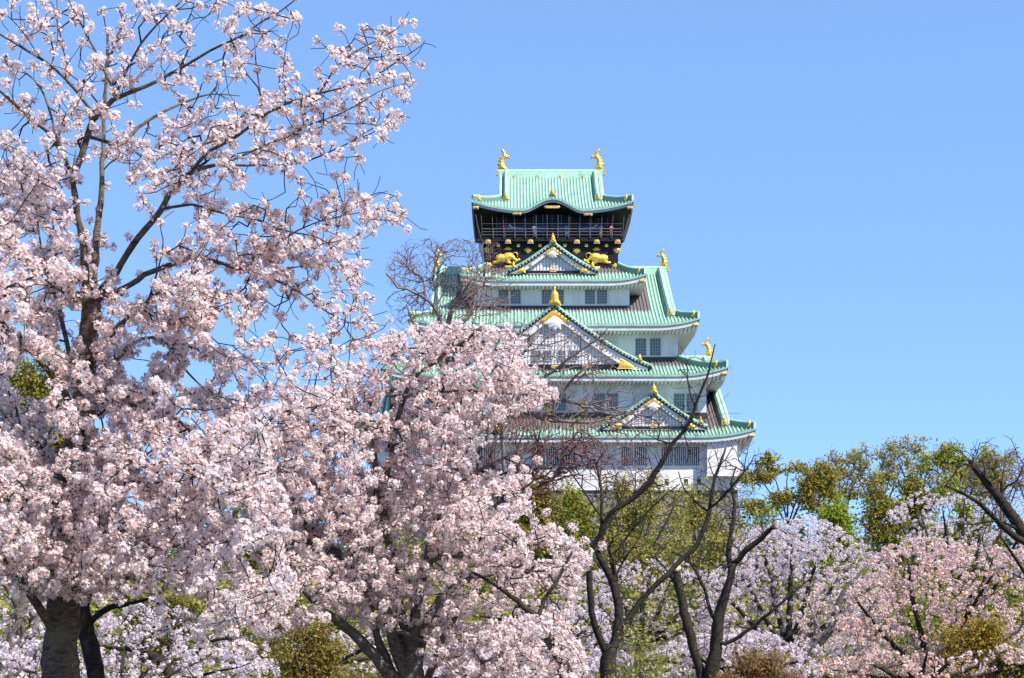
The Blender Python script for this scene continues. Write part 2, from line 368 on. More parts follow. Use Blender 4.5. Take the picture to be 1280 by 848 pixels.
def roof(hw, hd, ze, prof, lift, lr, inset, over, ridge=False, verge=None, mat_f=None, mat_s=None, pitch=.45, patina=None, bump=None, fascia=.52, raft=True, fth=.39):
    """hw, hd: half width / depth of the eave. ridge: gable-and-hip roof with ridge along x, else a hipped skirt up to `inset`."""
    rp = empty_part("roof")
    L = lambda c, d: lift * np.maximum(0, 1 - c / lr) ** 2.2 * np.maximum(0, 1 - d / (lr * .8))
    B = (lambda s, d: bump[0] * np.where(np.abs(s) < bump[1], .5 * (1 + np.cos(np.pi * s / bump[1])), 0) * np.maximum(0, 1 - d / bump[2]) ** 1.4) if bump else (lambda s, d: 0 * s)
    def zf(k, W, s, d):
        z = ze + prof(d) + L(W - np.abs(s), d)
        return z + (B(s, d) if k == 0 else 0)
    pat = patina or (lambda k, s, d: 1.0 + 0 * s)
    mb = MB(); rows = 14
    for k in range(4):
        W, D = (hw, hd) if k % 2 == 0 else (hd, hw)
        f = xf(k, D)
        if ridge and k % 2 == 0:
            segs = [(-W, -verge, False), (-verge, verge, True), (verge, W, False)]
            ins = inset
        elif ridge:
            segs = [(-W, W, False)]; ins = D - (verge - 1.0)
        else:
            segs = [(-W, W, False)]; ins = inset
        for s0, s1, full in segs:
            S, H = cols(s0, s1, pitch)
            dm = np.full(len(S), D) if full else np.minimum(ins, W - np.abs(S))
            fr = np.linspace(0, 1, rows)[None] ** 1.15
            d = dm[:, None] * fr; s = np.repeat(S[:, None], rows, 1)
            z = zf(k, W, s, d) + H[:, None] * .17
            X = np.array(f(s, d, z)); G = np.stack([X[0] + 0 * s, X[1] + 0 * s, X[2] + 0 * s], -1)
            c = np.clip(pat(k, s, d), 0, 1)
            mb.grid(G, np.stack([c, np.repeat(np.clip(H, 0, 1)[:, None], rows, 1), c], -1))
            # tile ends at the eave
            if abs(dm).max() > 0:
                z0 = zf(k, W, S, 0 * S); e = np.stack([z0 + H * .17, z0 - .20], 1)
                X = np.array(f(np.repeat(S[:, None], 2, 1), np.repeat(np.array([[0, .03]]), len(S), 0), e))
                G = np.stack([X[0] + 0 * e, X[1] + 0 * e, X[2] + 0 * e], -1)
                mb.grid(G, np.full(G.shape, .8))
    tiles = mb.build("roof_tiles", M_cop, keep)
    rp = tiles
    # eaves: fascia board, soffit, rafters
    fb = MB(); so = MB(); ra = MB()
    for k in range(4):
        W, D = (hw, hd) if k % 2 == 0 else (hd, hw)
        f = xf(k, D)
        S = np.linspace(-W + .2, W - .2, 91)
        z0 = zf(k, W, S, 0 * S)
        prof_d = [(.16, -.20), (.16, -.20 - fascia), (.16 + fth, -.20 - fascia), (.16 + fth, -.2)]
        G = np.array([[f(s * (W - .2 - dd) / (W - .2) if False else np.clip(s, -(W - dd), W - dd), dd, z + dz) for dd, dz in prof_d] for s, z in zip(S, z0)])
        fb.grid(G)
        dd = np.linspace(.01 + fth, over + .6, 6)
        G = np.array([[f(np.clip(s, -(W - x), W - x), x, ze - .2 - fascia + .04 + (z - ze) * max(0, 1 - (x - .4) / (over * 1.3))) for x in dd] for s, z in zip(S, z0)])
        so.grid(G)
        if raft and k != 2:
            n = int(2 * W / .5)
            for i in range(n):
                s = -W + (i + .5) * 2 * W / n
                if abs(s) > W - .5: continue
                z = ze - .2 - fascia + L(W - abs(s), 0) + (float(B(np.array(s), 0)) if k == 0 else 0)
                a = .13; x1 = min(over + .2, W - abs(s))
                if x1 < .5: continue
                V = [f(s + p, q, z + r) for r in (-.2, .03) for p, q in ((-a, .3), (a, .3), (a, x1), (-a, x1))]
                V = np.array(V); V[[2, 3, 6, 7], 2] -= L(W - abs(s), 0) * .6
                ra.add(V, [(0,3,2,1),(4,5,6,7),(0,1,5,4),(1,2,6,5),(2,3,7,6),(3,0,4,7)])
    fb.build("fascia_board", mat_f or M_fasc, rp); so.build("soffit", mat_s or M_soff, rp)
    if raft: ra.build("rafters", mat_s or M_soff, rp)
    # hip ridges with their gilded ends
    cmax = min(hw - verge, inset) if ridge else inset
    for sx in (-1, 1):
        for sy in (-1, 1):
            c = np.linspace(.15, cmax, 10)
            z = ze + prof(c) + L(c, c) + .28
            pts = np.stack([sx * (hw - c), sy * (hd - c), z], 1)
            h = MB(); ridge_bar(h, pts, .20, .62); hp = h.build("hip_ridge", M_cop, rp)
            if sy < 0:
                p = pts[2]
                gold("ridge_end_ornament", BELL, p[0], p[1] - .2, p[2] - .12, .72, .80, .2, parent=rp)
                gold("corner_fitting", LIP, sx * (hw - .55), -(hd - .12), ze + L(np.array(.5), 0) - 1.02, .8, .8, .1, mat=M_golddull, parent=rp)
    if ridge:
        zr = ze + prof(hd)
        m = MB()
        m.box(-verge - .25, verge + .25, -.42, .42, zr - .5, zr + .28); m.box(-verge - .32, verge + .32, -.3, .3, zr + .28, zr + .62)
        m.tube([(-verge - .35, 0, zr + .68), (verge + .35, 0, zr + .68)], .26, 8)
        m.build("main_ridge", M_cop, rp)
        for sx in (-1, 1):
            d = np.linspace(hw - verge + .1, hd - .3, 14)
            for sy in (-1, 1):
                pts = np.stack([np.full(14, sx * (verge - .75)), sy * (hd - d), ze + prof(d) + .34], 1)
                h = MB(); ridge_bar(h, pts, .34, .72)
                pts2 = np.stack([np.full(14, sx * (verge + .02)), sy * (hd - d), ze + prof(d) + .06], 1)
                h.tube(pts2, .22, 8); h.build("descending_ridge", M_cop, rp)
                if sy < 0:
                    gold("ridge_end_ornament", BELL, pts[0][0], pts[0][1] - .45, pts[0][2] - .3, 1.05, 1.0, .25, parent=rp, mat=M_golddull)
            # gable wall and its barge board on the side
            g = MB(); b = MB()
            dd = np.linspace(hw - verge, hd, 12)
            ys = np.concatenate([-(hd - dd), (hd - dd)[::-1][1:]]); zs = np.concatenate([ze + prof(dd), (ze + prof(dd))[::-1][1:]]) - .15
            G = np.stack([np.stack([np.full(len(ys), sx * (verge - 1.0)), ys, np.full(len(ys), zs[0] - .3)], -1), np.stack([np.full(len(ys), sx * (verge - 1.0)), ys, zs], -1)], 1)
            g.grid(G); g.build("gable_wall", M_white, rp)
            for a, bb in ((.35, .55),):
                G = np.stack([np.stack([np.full(len(ys), sx * (verge - q)), ys, zs - w], -1) for q, w in ((bb, .1), (a, .1), (a, 1.0), (bb, 1.0))], 1)
                b.grid(G)
            b.build("barge_board", M_white, rp)
    return rp, zf

def ridge_bar(mb, pts, w, h):
    """a ridge of stacked flat tiles with a round cap, running along pts"""
    pts = np.asarray(pts, float); t = nrm(np.gradient(pts, axis=0)); n = nrm(np.cross(t, np.array([[0, 0, 1.]])))
    for a, z0, z1, c in ((w, -.35, h - .34, (1, -.3, 1)), (w * .86, h - .34, h - .18, (1, .2, 1))):  # side tiers coloured darker to stand in for their shaded faces
        prof = [(-a, z0), (-a, z1), (a, z1), (a, z0)]
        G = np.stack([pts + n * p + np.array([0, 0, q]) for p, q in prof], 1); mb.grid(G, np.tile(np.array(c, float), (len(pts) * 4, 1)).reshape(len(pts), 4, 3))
        for e in (0, -1): mb.add(G[e], [(0, 1, 2, 3)])
    mb.tube(pts + np.array([0, 0, h - .14]), w * .62, 8)

def empty_part(n): return None

def walls(hx, hy, z0, z1, mat=None, name="wall"):
    m = MB(); m.box(-hx, hx, -hy, hy, z0, z1); return m.build(name, mat or M_white, keep)

def shade_flashing(hx, hy, z0, z1):  # flashing strip whose dark tone also paints the roof's eave shade
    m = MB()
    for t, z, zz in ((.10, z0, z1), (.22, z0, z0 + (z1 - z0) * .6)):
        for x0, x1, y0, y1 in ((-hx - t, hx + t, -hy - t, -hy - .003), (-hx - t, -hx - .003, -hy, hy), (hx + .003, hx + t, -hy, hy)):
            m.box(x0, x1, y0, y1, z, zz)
    return m.build("wall_shade_flashing", M_copd, keep)

# stone base, battered and slightly curved
sb = MB()
zz = np.linspace(lz(613, -22), -1.5, 14); tt = (zz[0] - zz) / (zz[0] - zz[-1])
off = 0.25 + 1.6 * tt + 1.4 * tt ** 2
loop = []
for x, y, o in ((None, None, None),): pass
G = []
for z, o in zip(zz, off):
    hx, hy = 22.6 + o, 21.5 + o
    ring = [(-hx + 2 * hx * i / 20, -hy, z) for i in range(20)] + [(hx, -hy + 2 * hy * i / 20, z) for i in range(20)] + [(hx - 2 * hx * i / 20, hy, z) for i in range(20)] + [(-hx, hy - 2 * hy * i / 20, z) for i in range(21)]
    G.append(ring)
sb.grid(np.array(G)); hx, hy = 22.85, 21.75
sb.add([(-hx, -hy, zz[0]), (hx, -hy, zz[0]), (hx, hy, zz[0]), (-hx, hy, zz[0])], [(0, 1, 2, 3)])
sb.build("stone_base", M_stone, keep)

# storeys (half width, half depth) front planes follow
W1, W2, W3, W4, W5 = (23.15, 22.0), (19.4, 18.25), (16.1, 14.95), (10.1, 11.5), (8.7, 10.15)
E1, E2, E3, E4, E5 = (24.9, 23.75), (21.9, 20.75), (18.67, 17.6), (12.15, 13.6), (10.7, 11.5)
zE1, zE2, zE3, zE4, zE5 = lz(545.5, -E1[1]), lz(469, -E2[1]), lz(406, -E3[1]), lz(350, -E4[1]), lz(262.5, -E5[1])
walls(*W1, lz(613, -22), zE1 - .6)
walls(*W2, zE1 + 1.0, zE2 - .6)
walls(*W3, zE2 + .6, zE3 - .6)
walls(*W4, zE3 + 1.0, zE4 - .6)
lin = lambda a, b: (lambda d: a * d + b * d * d)
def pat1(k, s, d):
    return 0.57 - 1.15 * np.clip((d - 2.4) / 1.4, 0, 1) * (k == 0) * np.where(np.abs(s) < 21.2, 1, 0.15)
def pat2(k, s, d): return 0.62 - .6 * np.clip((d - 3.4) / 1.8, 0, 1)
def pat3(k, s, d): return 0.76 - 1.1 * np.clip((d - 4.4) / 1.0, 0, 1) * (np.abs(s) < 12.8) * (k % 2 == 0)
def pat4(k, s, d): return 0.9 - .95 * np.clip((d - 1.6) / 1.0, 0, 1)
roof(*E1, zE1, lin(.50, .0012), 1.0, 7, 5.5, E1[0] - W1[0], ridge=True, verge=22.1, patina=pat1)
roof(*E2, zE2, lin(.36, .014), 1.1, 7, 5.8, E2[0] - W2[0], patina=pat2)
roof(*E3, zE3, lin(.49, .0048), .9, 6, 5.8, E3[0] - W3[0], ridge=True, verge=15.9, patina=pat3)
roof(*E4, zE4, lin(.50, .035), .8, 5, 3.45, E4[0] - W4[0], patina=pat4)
roof(*E5, zE5, lin(.46, .016), 1.25, 8, 3.9, E5[0] - 7.4, ridge=True, verge=6.9, mat_f=M_silver, mat_s=M_black, pitch=.43, bump=(1.55, 4.3, 6.0), fascia=.30, raft=False, fth=.07)
shade_flashing(*W2, zE1 + 2.0, lz(516, -W2[1])); shade_flashing(*W3, zE2 + 1.6, lz(446.5, -W3[1])); shade_flashing(*W4, zE3 + 2.2, lz(382.5, -W4[1]))

# shachi: roof fish, tail up
SH = np.array([(440,292),(568,292),(542,270),(519,240),(509,205),(512,178),(524,158),(550,152),(592,164),(570,140),(590,118),(548,124),(530,110),(524,84),(492,44),(472,62),(495,98),(488,124),(474,138),(450,146),(463,166),(436,178),(450,202),(426,216),(442,248)], float)
SH = (SH - np.array([500, 290])) * np.array([1, -1]) / 10.6 / 9.2
def roof_fish(x, y, z, face, sc):
    mb = MB()
    relief(mb, SH * sc, lambda u, v, h: (x + face * u, y - h, z + v), .30 * sc, .032 * sc, two=True)
    mb.box(x - face * .75 * sc - .12, x - face * .75 * sc + .12, y - .3, y + .3, z - .65 * sc, z + .05)
    return mb.build("roof_fish", M_gold, keep, smooth=False)
for ridge_z, v, sc in ((zE5 + .46 * 11.5 + .016 * 11.5 ** 2, 6.9, 1.18), (zE3 + .49 * 17.6 + .0048 * 17.6 ** 2, 15.9, 1.0), (zE1 + .5 * 23.75 + .0012 * 23.75 ** 2, 22.1, 1.05)):
    for sx in (-1, 1): roof_fish(sx * (v - .35), 0, ridge_z + .85, -sx, sc)
zr5 = zE5 + .46 * 11.5 + .016 * 11.5 ** 2
for px in (643, 672, 700, 729):
    mb = MB(); x = lx(px, 0); mb.tube([(x, -.40, zr5 - .12), (x, -.52, zr5 - .12)], .2, 10); mb.build("ridge_boss", M_gold, keep)
gold("gable_crest", BELL, 0, -11.4, zE5 + 1.75, 1.15, 1.0, .35, mat=M_golddull)
for px, py, w in ((646, 267.5, 1.15), (735, 268.5, 1.15), (690, 259, 2.0)):
    gold("eave_plate", LIP, lx(px, -11.2), -11.36, lz(py + 2, -11.2), w, .62, .08, mat=M_golddull)

# ------------------------------------------------------------------ windows
def window(px0, px1, py0, py1, yf, bars):
    x0, x1, z0, z1 = lx(px0, yf), lx(px1, yf), lz(py1, yf), lz(py0, yf)
    fr = MB(); t = .09
    for a, b, c, d in ((x0 - t, x1 + t, z1, z1 + t), (x0 - t, x1 + t, z0 - t, z0), (x0 - t, x0, z0, z1), (x1, x1 + t, z0, z1)):
        fr.box(a, b, yf - .07, yf + .05, c, d)
    w = fr.build("window", M_lat if not bars else M_bar, keep)
    p = MB(); p.box(x0, x1, yf - .02, yf - .012, z0, z1); p.build("pane", M_pane if not bars else M_hole, w)
    l = MB()
    if bars:
        n = 5
        for i in range(n):
            x = x0 + (i + .5) * (x1 - x0) / n; l.box(x - .055, x + .055, yf - .13, yf - .04, z0, z1)
    else:
        for i in range(1, 4):
            x = x0 + i * (x1 - x0) / 4; l.box(x - .045, x + .045, yf - .065, yf - .025, z0, z1)
        for i in range(1, 5):
            z = z0 + i * (z1 - z0) / 5; l.box(x0, x1, yf - .06, yf - .028, z - .035, z + .035)
    l.build("window_bars", M_white if bars else M_lat, w)
for c in (745, 691, 637):
    for o in (-13, 2): window(c + o, c + o + 11, 363, 379.5, -W4[1], False)
for c in (810, 572):
    for o in (-15, 3): window(c + o, c + o + 12, 424, 444, -W3[1], False)
for c in (857, 757.5, 693, 629, 529):
    for o in (-14, 2): window(c + o, c + o + 12, 493, 513.5, -W2[1], False)
for a, b in ((828, 840), (844, 856.5), (860, 873), (778, 790), (794, 807), (684, 697), (701, 718), (666, 680), (590, 602), (606, 618), (540, 552), (512, 524)):
    window(a, b, 560, 581, -W1[1], True)
for a in (831, 855, 871):
    x0, x1 = lx(a, -22), lx(a + 5, -22); m = MB(); m.box(x0, x1, -22.03, -22.005, lz(607, -22), lz(599, -22)); m.build("loophole", M_hole, keep)
# stone-drop bays hanging from the lowest wall
def bay(px0, px1, py0, py1, out):
    yf = -22 - out; x0, x1 = lx(px0, yf), lx(px1, yf); z0, z1 = lz(py1, yf), lz(py0, yf)
    m = MB(); m.box(x0, x1, yf, -22.003, z0, z1); m.box(x0 - .08, x1 + .08, yf - .06, -22.004, z0 - .14, z0 - .003)
    return m.build("stone_drop_bay", M_white, keep)
bay(884, 921.5, 551, 594, 1.15)
m = MB(); xb = lx(921.5, -23.15)
m.add([(xb + .003, -22.9, lz(571, -22)), (xb + .003, -19.5, lz(571, -22)), (xb + 1.0, -22.9, lz(594, -22)), (xb + 1.0, -19.5, lz(594, -22)), (xb + .003, -22.9, lz(595, -22)), (xb + .003, -19.5, lz(595, -22))],
      [(0, 2, 3, 1), (2, 4, 5, 3)], [(0, 4, 2), (1, 3, 5)])
m.build("stone_drop_bay", M_white, keep)

# ------------------------------------------------------------------ front gables
def gable(xc, yf, zb, w, H, back, bh, crest, win, slat=.42):
    bandh = .5 if w > 10 else .2
    pf = lambda t: zb + H * ((1 - t) * .76 + (1 - t) ** 2 * .24) + .035 * H * t ** 6
    tt = np.linspace(0, 1.03, 25)
    rt = MB()
    for sx in (-1, 1):
        n = int((back + .7) / .45); S, Hh = cols(yf - .7, yf + back, .45)
        G = np.array([[(xc + sx * t * w, y, pf(t) + .13 * h) for t in tt] for y, h in zip(S, Hh)])
        rt.grid(G, np.full(G.shape, .9))
    r = rt.build("gable_roof", M_cop, keep)
    vt = MB()
    for sx in (-1, 1):
        pts = np.array([(xc + sx * t * w, yf - .72, pf(t) + .10) for t in tt]); vt.tube(pts, .15, 6)
        pts = np.array([(xc + sx * t * w, yf - .38, pf(t) + .22) for t in tt]); vt.tube(pts, .17, 6)
        ln = int(w / .40)
        for i in range(ln):                                   # round tile ends along the verge
            t = (i + .5) / ln; x = xc + sx * t * w
            vt.tube([(x, yf - .86, pf(t) - .10), (x, yf - .66, pf(t) - .10)], .13, 8)
    vt.c = [c * .52 for c in vt.c]                            # verge tiles: sheltered, little patina
    vt.build("verge_tiles", M_cop, r, smooth=True)
    dk = MB(); wb = MB()
    for sx in (-1, 1):
        dk.grid(np.array([[(xc + sx * t * w, yf + a, pf(t) + b) for a, b in ((-.7, -.02), (-.7, -.34), (-.2, -.34))] for t in tt]))
        prev = None
        wb.grid(np.array([[(xc + sx * t * w, yf + a, max(pf(t) + b, zb - .25)) for a, b in ((-.25, -.30), (-.55, -.30), (-.55, -.30 - bh * (1 + .25 * t)), (-.25, -.30 - bh * (1 + .25 * t)))] for t in tt[:-1]]))
        wb.grid(np.array([[(xc + sx * t * w, yf + a, max(pf(t) + b, zb - .25)) for a, b in ((-.56, -.36), (-.62, -.36), (-.62, -.52), (-.56, -.52))] for t in tt[:-1]]))
    dk.build("verge_underside", M_copd, r); wb.build("barge_board", M_white, r)
    # recessed panel and slats
    pn = MB(); ts = np.linspace(-.93, .93, 41)
    G = np.array([[(xc + t * w, yf, zb - .3), (xc + t * w, yf, max(zb - .29, pf(abs(t)) - .5))] for t in ts]); pn.grid(G)
    pn.build("gable_panel", M_slatback, r)
    sl_ = MB(); n = int(1.5 * w / slat)
    for i in range(n):
        x = -.75 * w + (i + .5) * 1.5 * w / n; zt = pf(abs(x) / w) - .3 - bh
        z0 = zb + bandh + .04
        if zt - z0 < .1: continue
        sl_.box(xc + x - slat * .36, xc + x + slat * .36, yf - .12, yf - .02, z0, zt + .2)
    nz_ = int(H / .75)
    for i in range(1, nz_):
        z = zb + .55 + i * .6
        xw = 0
        for t in np.linspace(1, 0, 60):
            if pf(t) - .3 - bh > z: xw = t * w; break
        if xw > .3: sl_.box(xc - xw, xc + xw, yf - .16, yf - .125, z - .035, z + .035)
    sl_.build("gable_slats", M_white, r)
    bd = MB(); bd.box(xc - .80 * w, xc + .80 * w, yf - .32, yf - .18, zb - .15, zb + bandh); bd.build("gable_base_band", M_black, r)
    for k in win:
        wx, ww, z0, z1 = k
        q = MB(); q.box(xc + wx - ww, xc + wx + ww, yf - .2, yf - .165, zb + z0, zb + z1); o = q.build("gable_window", M_pane, r)
        l = MB()
        for i in range(4): l.box(xc + wx - ww + i * 2 * ww / 3 - .04, xc + wx - ww + i * 2 * ww / 3 + .04, yf - .24, yf - .205, zb + z0, zb + z1)
        for i in range(3): l.box(xc + wx - ww, xc + wx + ww, yf - .238, yf - .206, zb + z0 + i * (z1 - z0) / 2 - .04, zb + z0 + i * (z1 - z0) / 2 + .04)
        l.build("window_bars", M_lat, o)
    # carved white pendant and gilded fittings
    s = bh * 1.5
    K = [(0, -.95), (.22, -.75), (.55, -.85), (.5, -.5), (.9, -.4), (.62, -.1), (.3, .2), (0, .35), (-.3, .2), (-.62, -.1), (-.9, -.4), (-.5, -.5), (-.55, -.85), (-.22, -.75)]
    kb = MB(); relief(kb, [(a * s, b * s) for a, b in K], lambda u, v, h: (xc + u, yf - .6 - h, pf(0) - .45 - bh * 1.25 + v), .22, s / 12); kb.build("gable_pendant", M_white, r, smooth=True)
    gb = MB(); sl0 = H / w * .95
    V_ = [(0, .05), (.5, -.34), (1.05, -.80), (1.12, -1.12), (.86, -.90), (.80, -1.12), (.60, -.80), (.46, -.92), (.34, -.62), (.2, -.66), (0, -.46)]
    V_ = V_ + [(-a, b) for a, b in V_[-2:0:-1]]
    relief(gb, [(a * bh * 1.62, b * bh * 1.55) for a, b in V_], lambda u, v, h: (xc + u, yf - .64 - h, pf(0) - .55 + v), .08, bh / 13); gb.build("apex_fitting", M_gold, r, smooth=True)
    for sx in (-1, 1):
        c = MB(); L_ = bh * 2.3
        Vc = [(0, 0), (-L_, .0), (-L_ * .85, .2 * L_), (-L_ * 1.05, .34 * L_), (-L_ * .7, .36 * L_), (-L_ * .8, .62 * L_ * .9), (-L_ * .35, .28 * L_)]
        relief(c, [(sx * (a + w * .86), b) for a, b in Vc], lambda u, v, h: (xc + u, yf - .64 - h, zb - .1 + v), .1, bh / 8); c.build("corner_fitting", M_gold, r, smooth=True)
        e = MB(); t = .9; relief(e, [(a * .75, b * .8) for a, b in BELL], lambda u, v, h: (xc + sx * w * t + u, yf - .8 - h, pf(t) + .1 + v), .2, .06); e.build("ridge_end_ornament", M_gold, r, smooth=True)
        m_ = MB(); tq = .5; m_.tube([(xc + sx * w * tq, yf - .56, pf(tq) - .3 - bh * .55), (xc + sx * w * tq, yf - .66, pf(tq) - .3 - bh * .55)], .2, 10); m_.build("barge_boss", M_gold, r)
    for wx in ((-.33, 0, .33) if w > 10 else (0,)):
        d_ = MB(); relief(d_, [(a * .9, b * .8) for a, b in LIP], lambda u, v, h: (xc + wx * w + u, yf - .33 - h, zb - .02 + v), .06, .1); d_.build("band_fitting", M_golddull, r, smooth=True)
    rd = MB(); rd.box(xc - .32, xc + .32, yf - .75, yf + back, pf(0) - .05, pf(0) + .35); rd.tube([(xc, yf - .8, pf(0) + .42), (xc, yf + back, pf(0) + .42)], .24, 8); rd.build("gable_ridge", M_cop, r)
    cw, ch = crest
    cb = MB(); relief(cb, [(a * cw, b * ch) for a, b in BELL], lambda u, v, h: (xc + u, yf - .9 - h, pf(0) - .05 + v), .3, cw / 16, two=False); cb.build("gable_crest", M_gold, r, smooth=True)
    return r

yg = -11.9; gable(0, yg, lz(341, yg), 5.75, lz(305, yg) - lz(341, yg), 3.5, .62, (1.0, 1.15), ())
yg = -18.4; zb = lz(461, yg)
gable(.05, yg, zb, 12.0, lz(383, yg) - zb, 9.0, 1.05, (1.75, 2.1), [(-2.35 + k, .5, 1.0, 2.25) for k in (0, 1.45, 3.25, 4.7)])
yg = -22.2; zb = lz(535.5, yg)
for sx in (-1, 1): gable(sx * 12.3, yg, zb, 6.45, lz(493, yg) - zb, 5.5, .68, (1.15, 1.15), [(-.55, .36, .75, 1.55), (.55, .36, .75, 1.55)])

# ------------------------------------------------------------------ black top storey
zt0, zt1 = zE4 + 1.2, lz(303, -W5[1])
walls(*W5, zt0, zt1, M_black, "black_wall")
hx, hy = 9.25, 10.75
m = MB(); m.box(-hx, hx, -hy, hy, zt1, zt1 + .22); m.box(-hx + .1, hx - .1, -hy + .1, hy - .1, zt1 + .22, zt1 + .62); m.build("balcony_floor", M_black, keep)
ux, uy = 7.4, 8.6
walls(ux, uy, zt1 + .62, zE5 + .3, M_black, "black_wall")
zf0 = zt1 + .62
# frames of the upper room
m = MB()
for i in range(13):
    x = -ux + 2 * ux * i / 12; m.box(x - .07, x + .07, -uy - .06, -uy - .003, zf0, zE5)
m.box(-ux, ux, -uy - .08, -uy - .062, zf0 + 1.75, zf0 + 1.9); m.build("room_frame", M_rail, keep)
for px0, px1 in ((628, 657), (664, 684), (696, 712), (722, 750)):
    m = MB(); m.box(lx(px0, -uy), lx(px1, -uy), -uy - .1, -uy - .085, lz(291, -uy), lz(282.5, -uy)); m.build("painted_panel", M_blue, keep)
CR = [(-1,.55),(-.7,.75),(-.45,.35),(-.1,.3),(.35,.1),(.75,-.25),(.9,-.5),(.7,-.15),(1.0,-.1),(.45,.22),(.1,.0),(-.3,-.02),(-.6,.2)]
for c, sx in ((645, 1), (737, -1)):
    m = MB(); relief(m, [(sx * a * 1.1, b * .9) for a, b in CR], lambda u, v, h: (lx(c, -uy) + u, -uy - .105 - h, lz(287, -uy) + v), .12, .07); m.build("crane_relief", M_crane, keep, smooth=True)
# railing
m = MB()
for dz in (.22, .62, 1.0):
    for a, b in (((-hx, -hy), (hx, -hy)), ((hx, -hy), (hx, hy)), ((-hx, -hy), (-hx, hy)), ((-hx, hy), (hx, hy))):
        m.tube([(a[0], a[1], zf0 + dz), (b[0], b[1], zf0 + dz)], .055 if dz < 1 else .075, 6)
for i in range(14):
    x = -hx + 2 * hx * i / 13
    m.box(x - .06, x + .06, -hy - .06, -hy + .06, zt1 + .4, zf0 + 1.05)
    for sx in (-1, 1): m.box(sx * hx - .06, sx * hx + .06, -hy + 2 * hy * i / 13 - .06, -hy + 2 * hy * i / 13 + .06, zt1 + .4, zf0 + 1.05)
m.build("balcony_railing", M_rail, keep)
# fall net: thin poles from the eave to the balcony edge
def net_pole(pts, r):
    m = MB(); m.tube(pts, r, 5); return m.build("net_pole", M_wire, keep)
for i in range(14):
    x = -hx + 2 * hx * i / 13
    net_pole([(x, -hy - .12, zf0), (x * 1.02, -hy - .25, zE5 - .55)], .028)
for sx in (-1, 1):
    net_pole([(sx * (hx + .1), -hy - .1, zt1 + .1), (sx * (hx + .5), -hy - .2, zf0 + .9), (sx * (hx + .9), -hy - .3, zE5 - .5)], .035)
    for i in range(1, 12): net_pole([(sx * (hx + .1), -hy + 2 * hy * i / 12, zf0), (sx * (hx + .9), -hy + 2 * hy * i / 12, zE5 - .5)], .028)
m = MB(); m.tube([(-hx, -hy - .17, zf0 + 1.65), (hx, -hy - .17, zf0 + 1.65)], .022, 5); m.build("net_wire", M_wire, keep)
yb = -hy
for px in (610, 635, 663, 721, 746, 772):
    gold("balcony_fitting", [(-.5,0),(.5,0),(.4,.45),(.22,.6),(-.22,.6),(-.4,.45)], lx(px, yb), yb - .02, lz(304.6, yb), .82, .85, .06, mat=M_golddull)
yw = -W5[1]
for px in (623, 648, 675, 706, 733, 758):
    m = MB(); x, z = lx(px, yw), lz(307.6, yw); m.box(x - .2, x + .2, yw - .32, yw - .003, z - .17, z + .17); m.build("beam_end", M_gold, keep)
for px, poly, py, w in ((609, STAR, 316, .85), (635, WING, 313, 1.0), (660, STAR, 317, .85), (721, STAR, 317.5, .85), (746, WING, 313.5, 1.0), (771, STAR, 317, .85),
                        (611, STAR, 336, .95), (635, LIP, 336, .85), (746, LIP, 337, .85), (770, STAR, 337, .95)):
    gold("wall_fitting", poly, lx(px, yw), yw - .01, lz(py, yw), w, .85 if poly is STAR else .7, .09)
TG = np.array([(360,720),(375,703),(420,698),(402,662),(418,622),(468,600),(520,606),(545,590),(600,581),(648,594),(668,622),(690,662),(720,678),(742,662),(762,684),(750,700),(722,712),(692,736),(664,730),(682,700),(650,684),(622,690),(606,702),(632,726),(620,746),(580,742),(548,716),(528,722),(480,726),(440,732),(380,743)], float)
TG = (TG - np.array([560, 662])) * np.array([1, -1]) / 10.6 / 9.44
def tiger(px, py, sx):
    x, z = lx(px, yw), lz(py, yw); m = MB()
    relief(m, TG * np.array([sx * .93, .93]), lambda u, v, h: (x + u, yw - .01 - h, z + v), .26, .04)
    tail = np.array([(.88, .42), (1.02, .72), (1.28, .84), (1.55, .76), (1.66, .46), (1.58, .10)])
    tail = np.stack([x + sx * tail[:, 0] * .89, np.full(6, yw - .12), z + tail[:, 1] * .89], 1); m.tube(tail, .075, 8)
    return m.build("tiger_relief", M_gold, keep, smooth=True)
tiger(633, 323, 1); tiger(746.5, 323.5, -1)

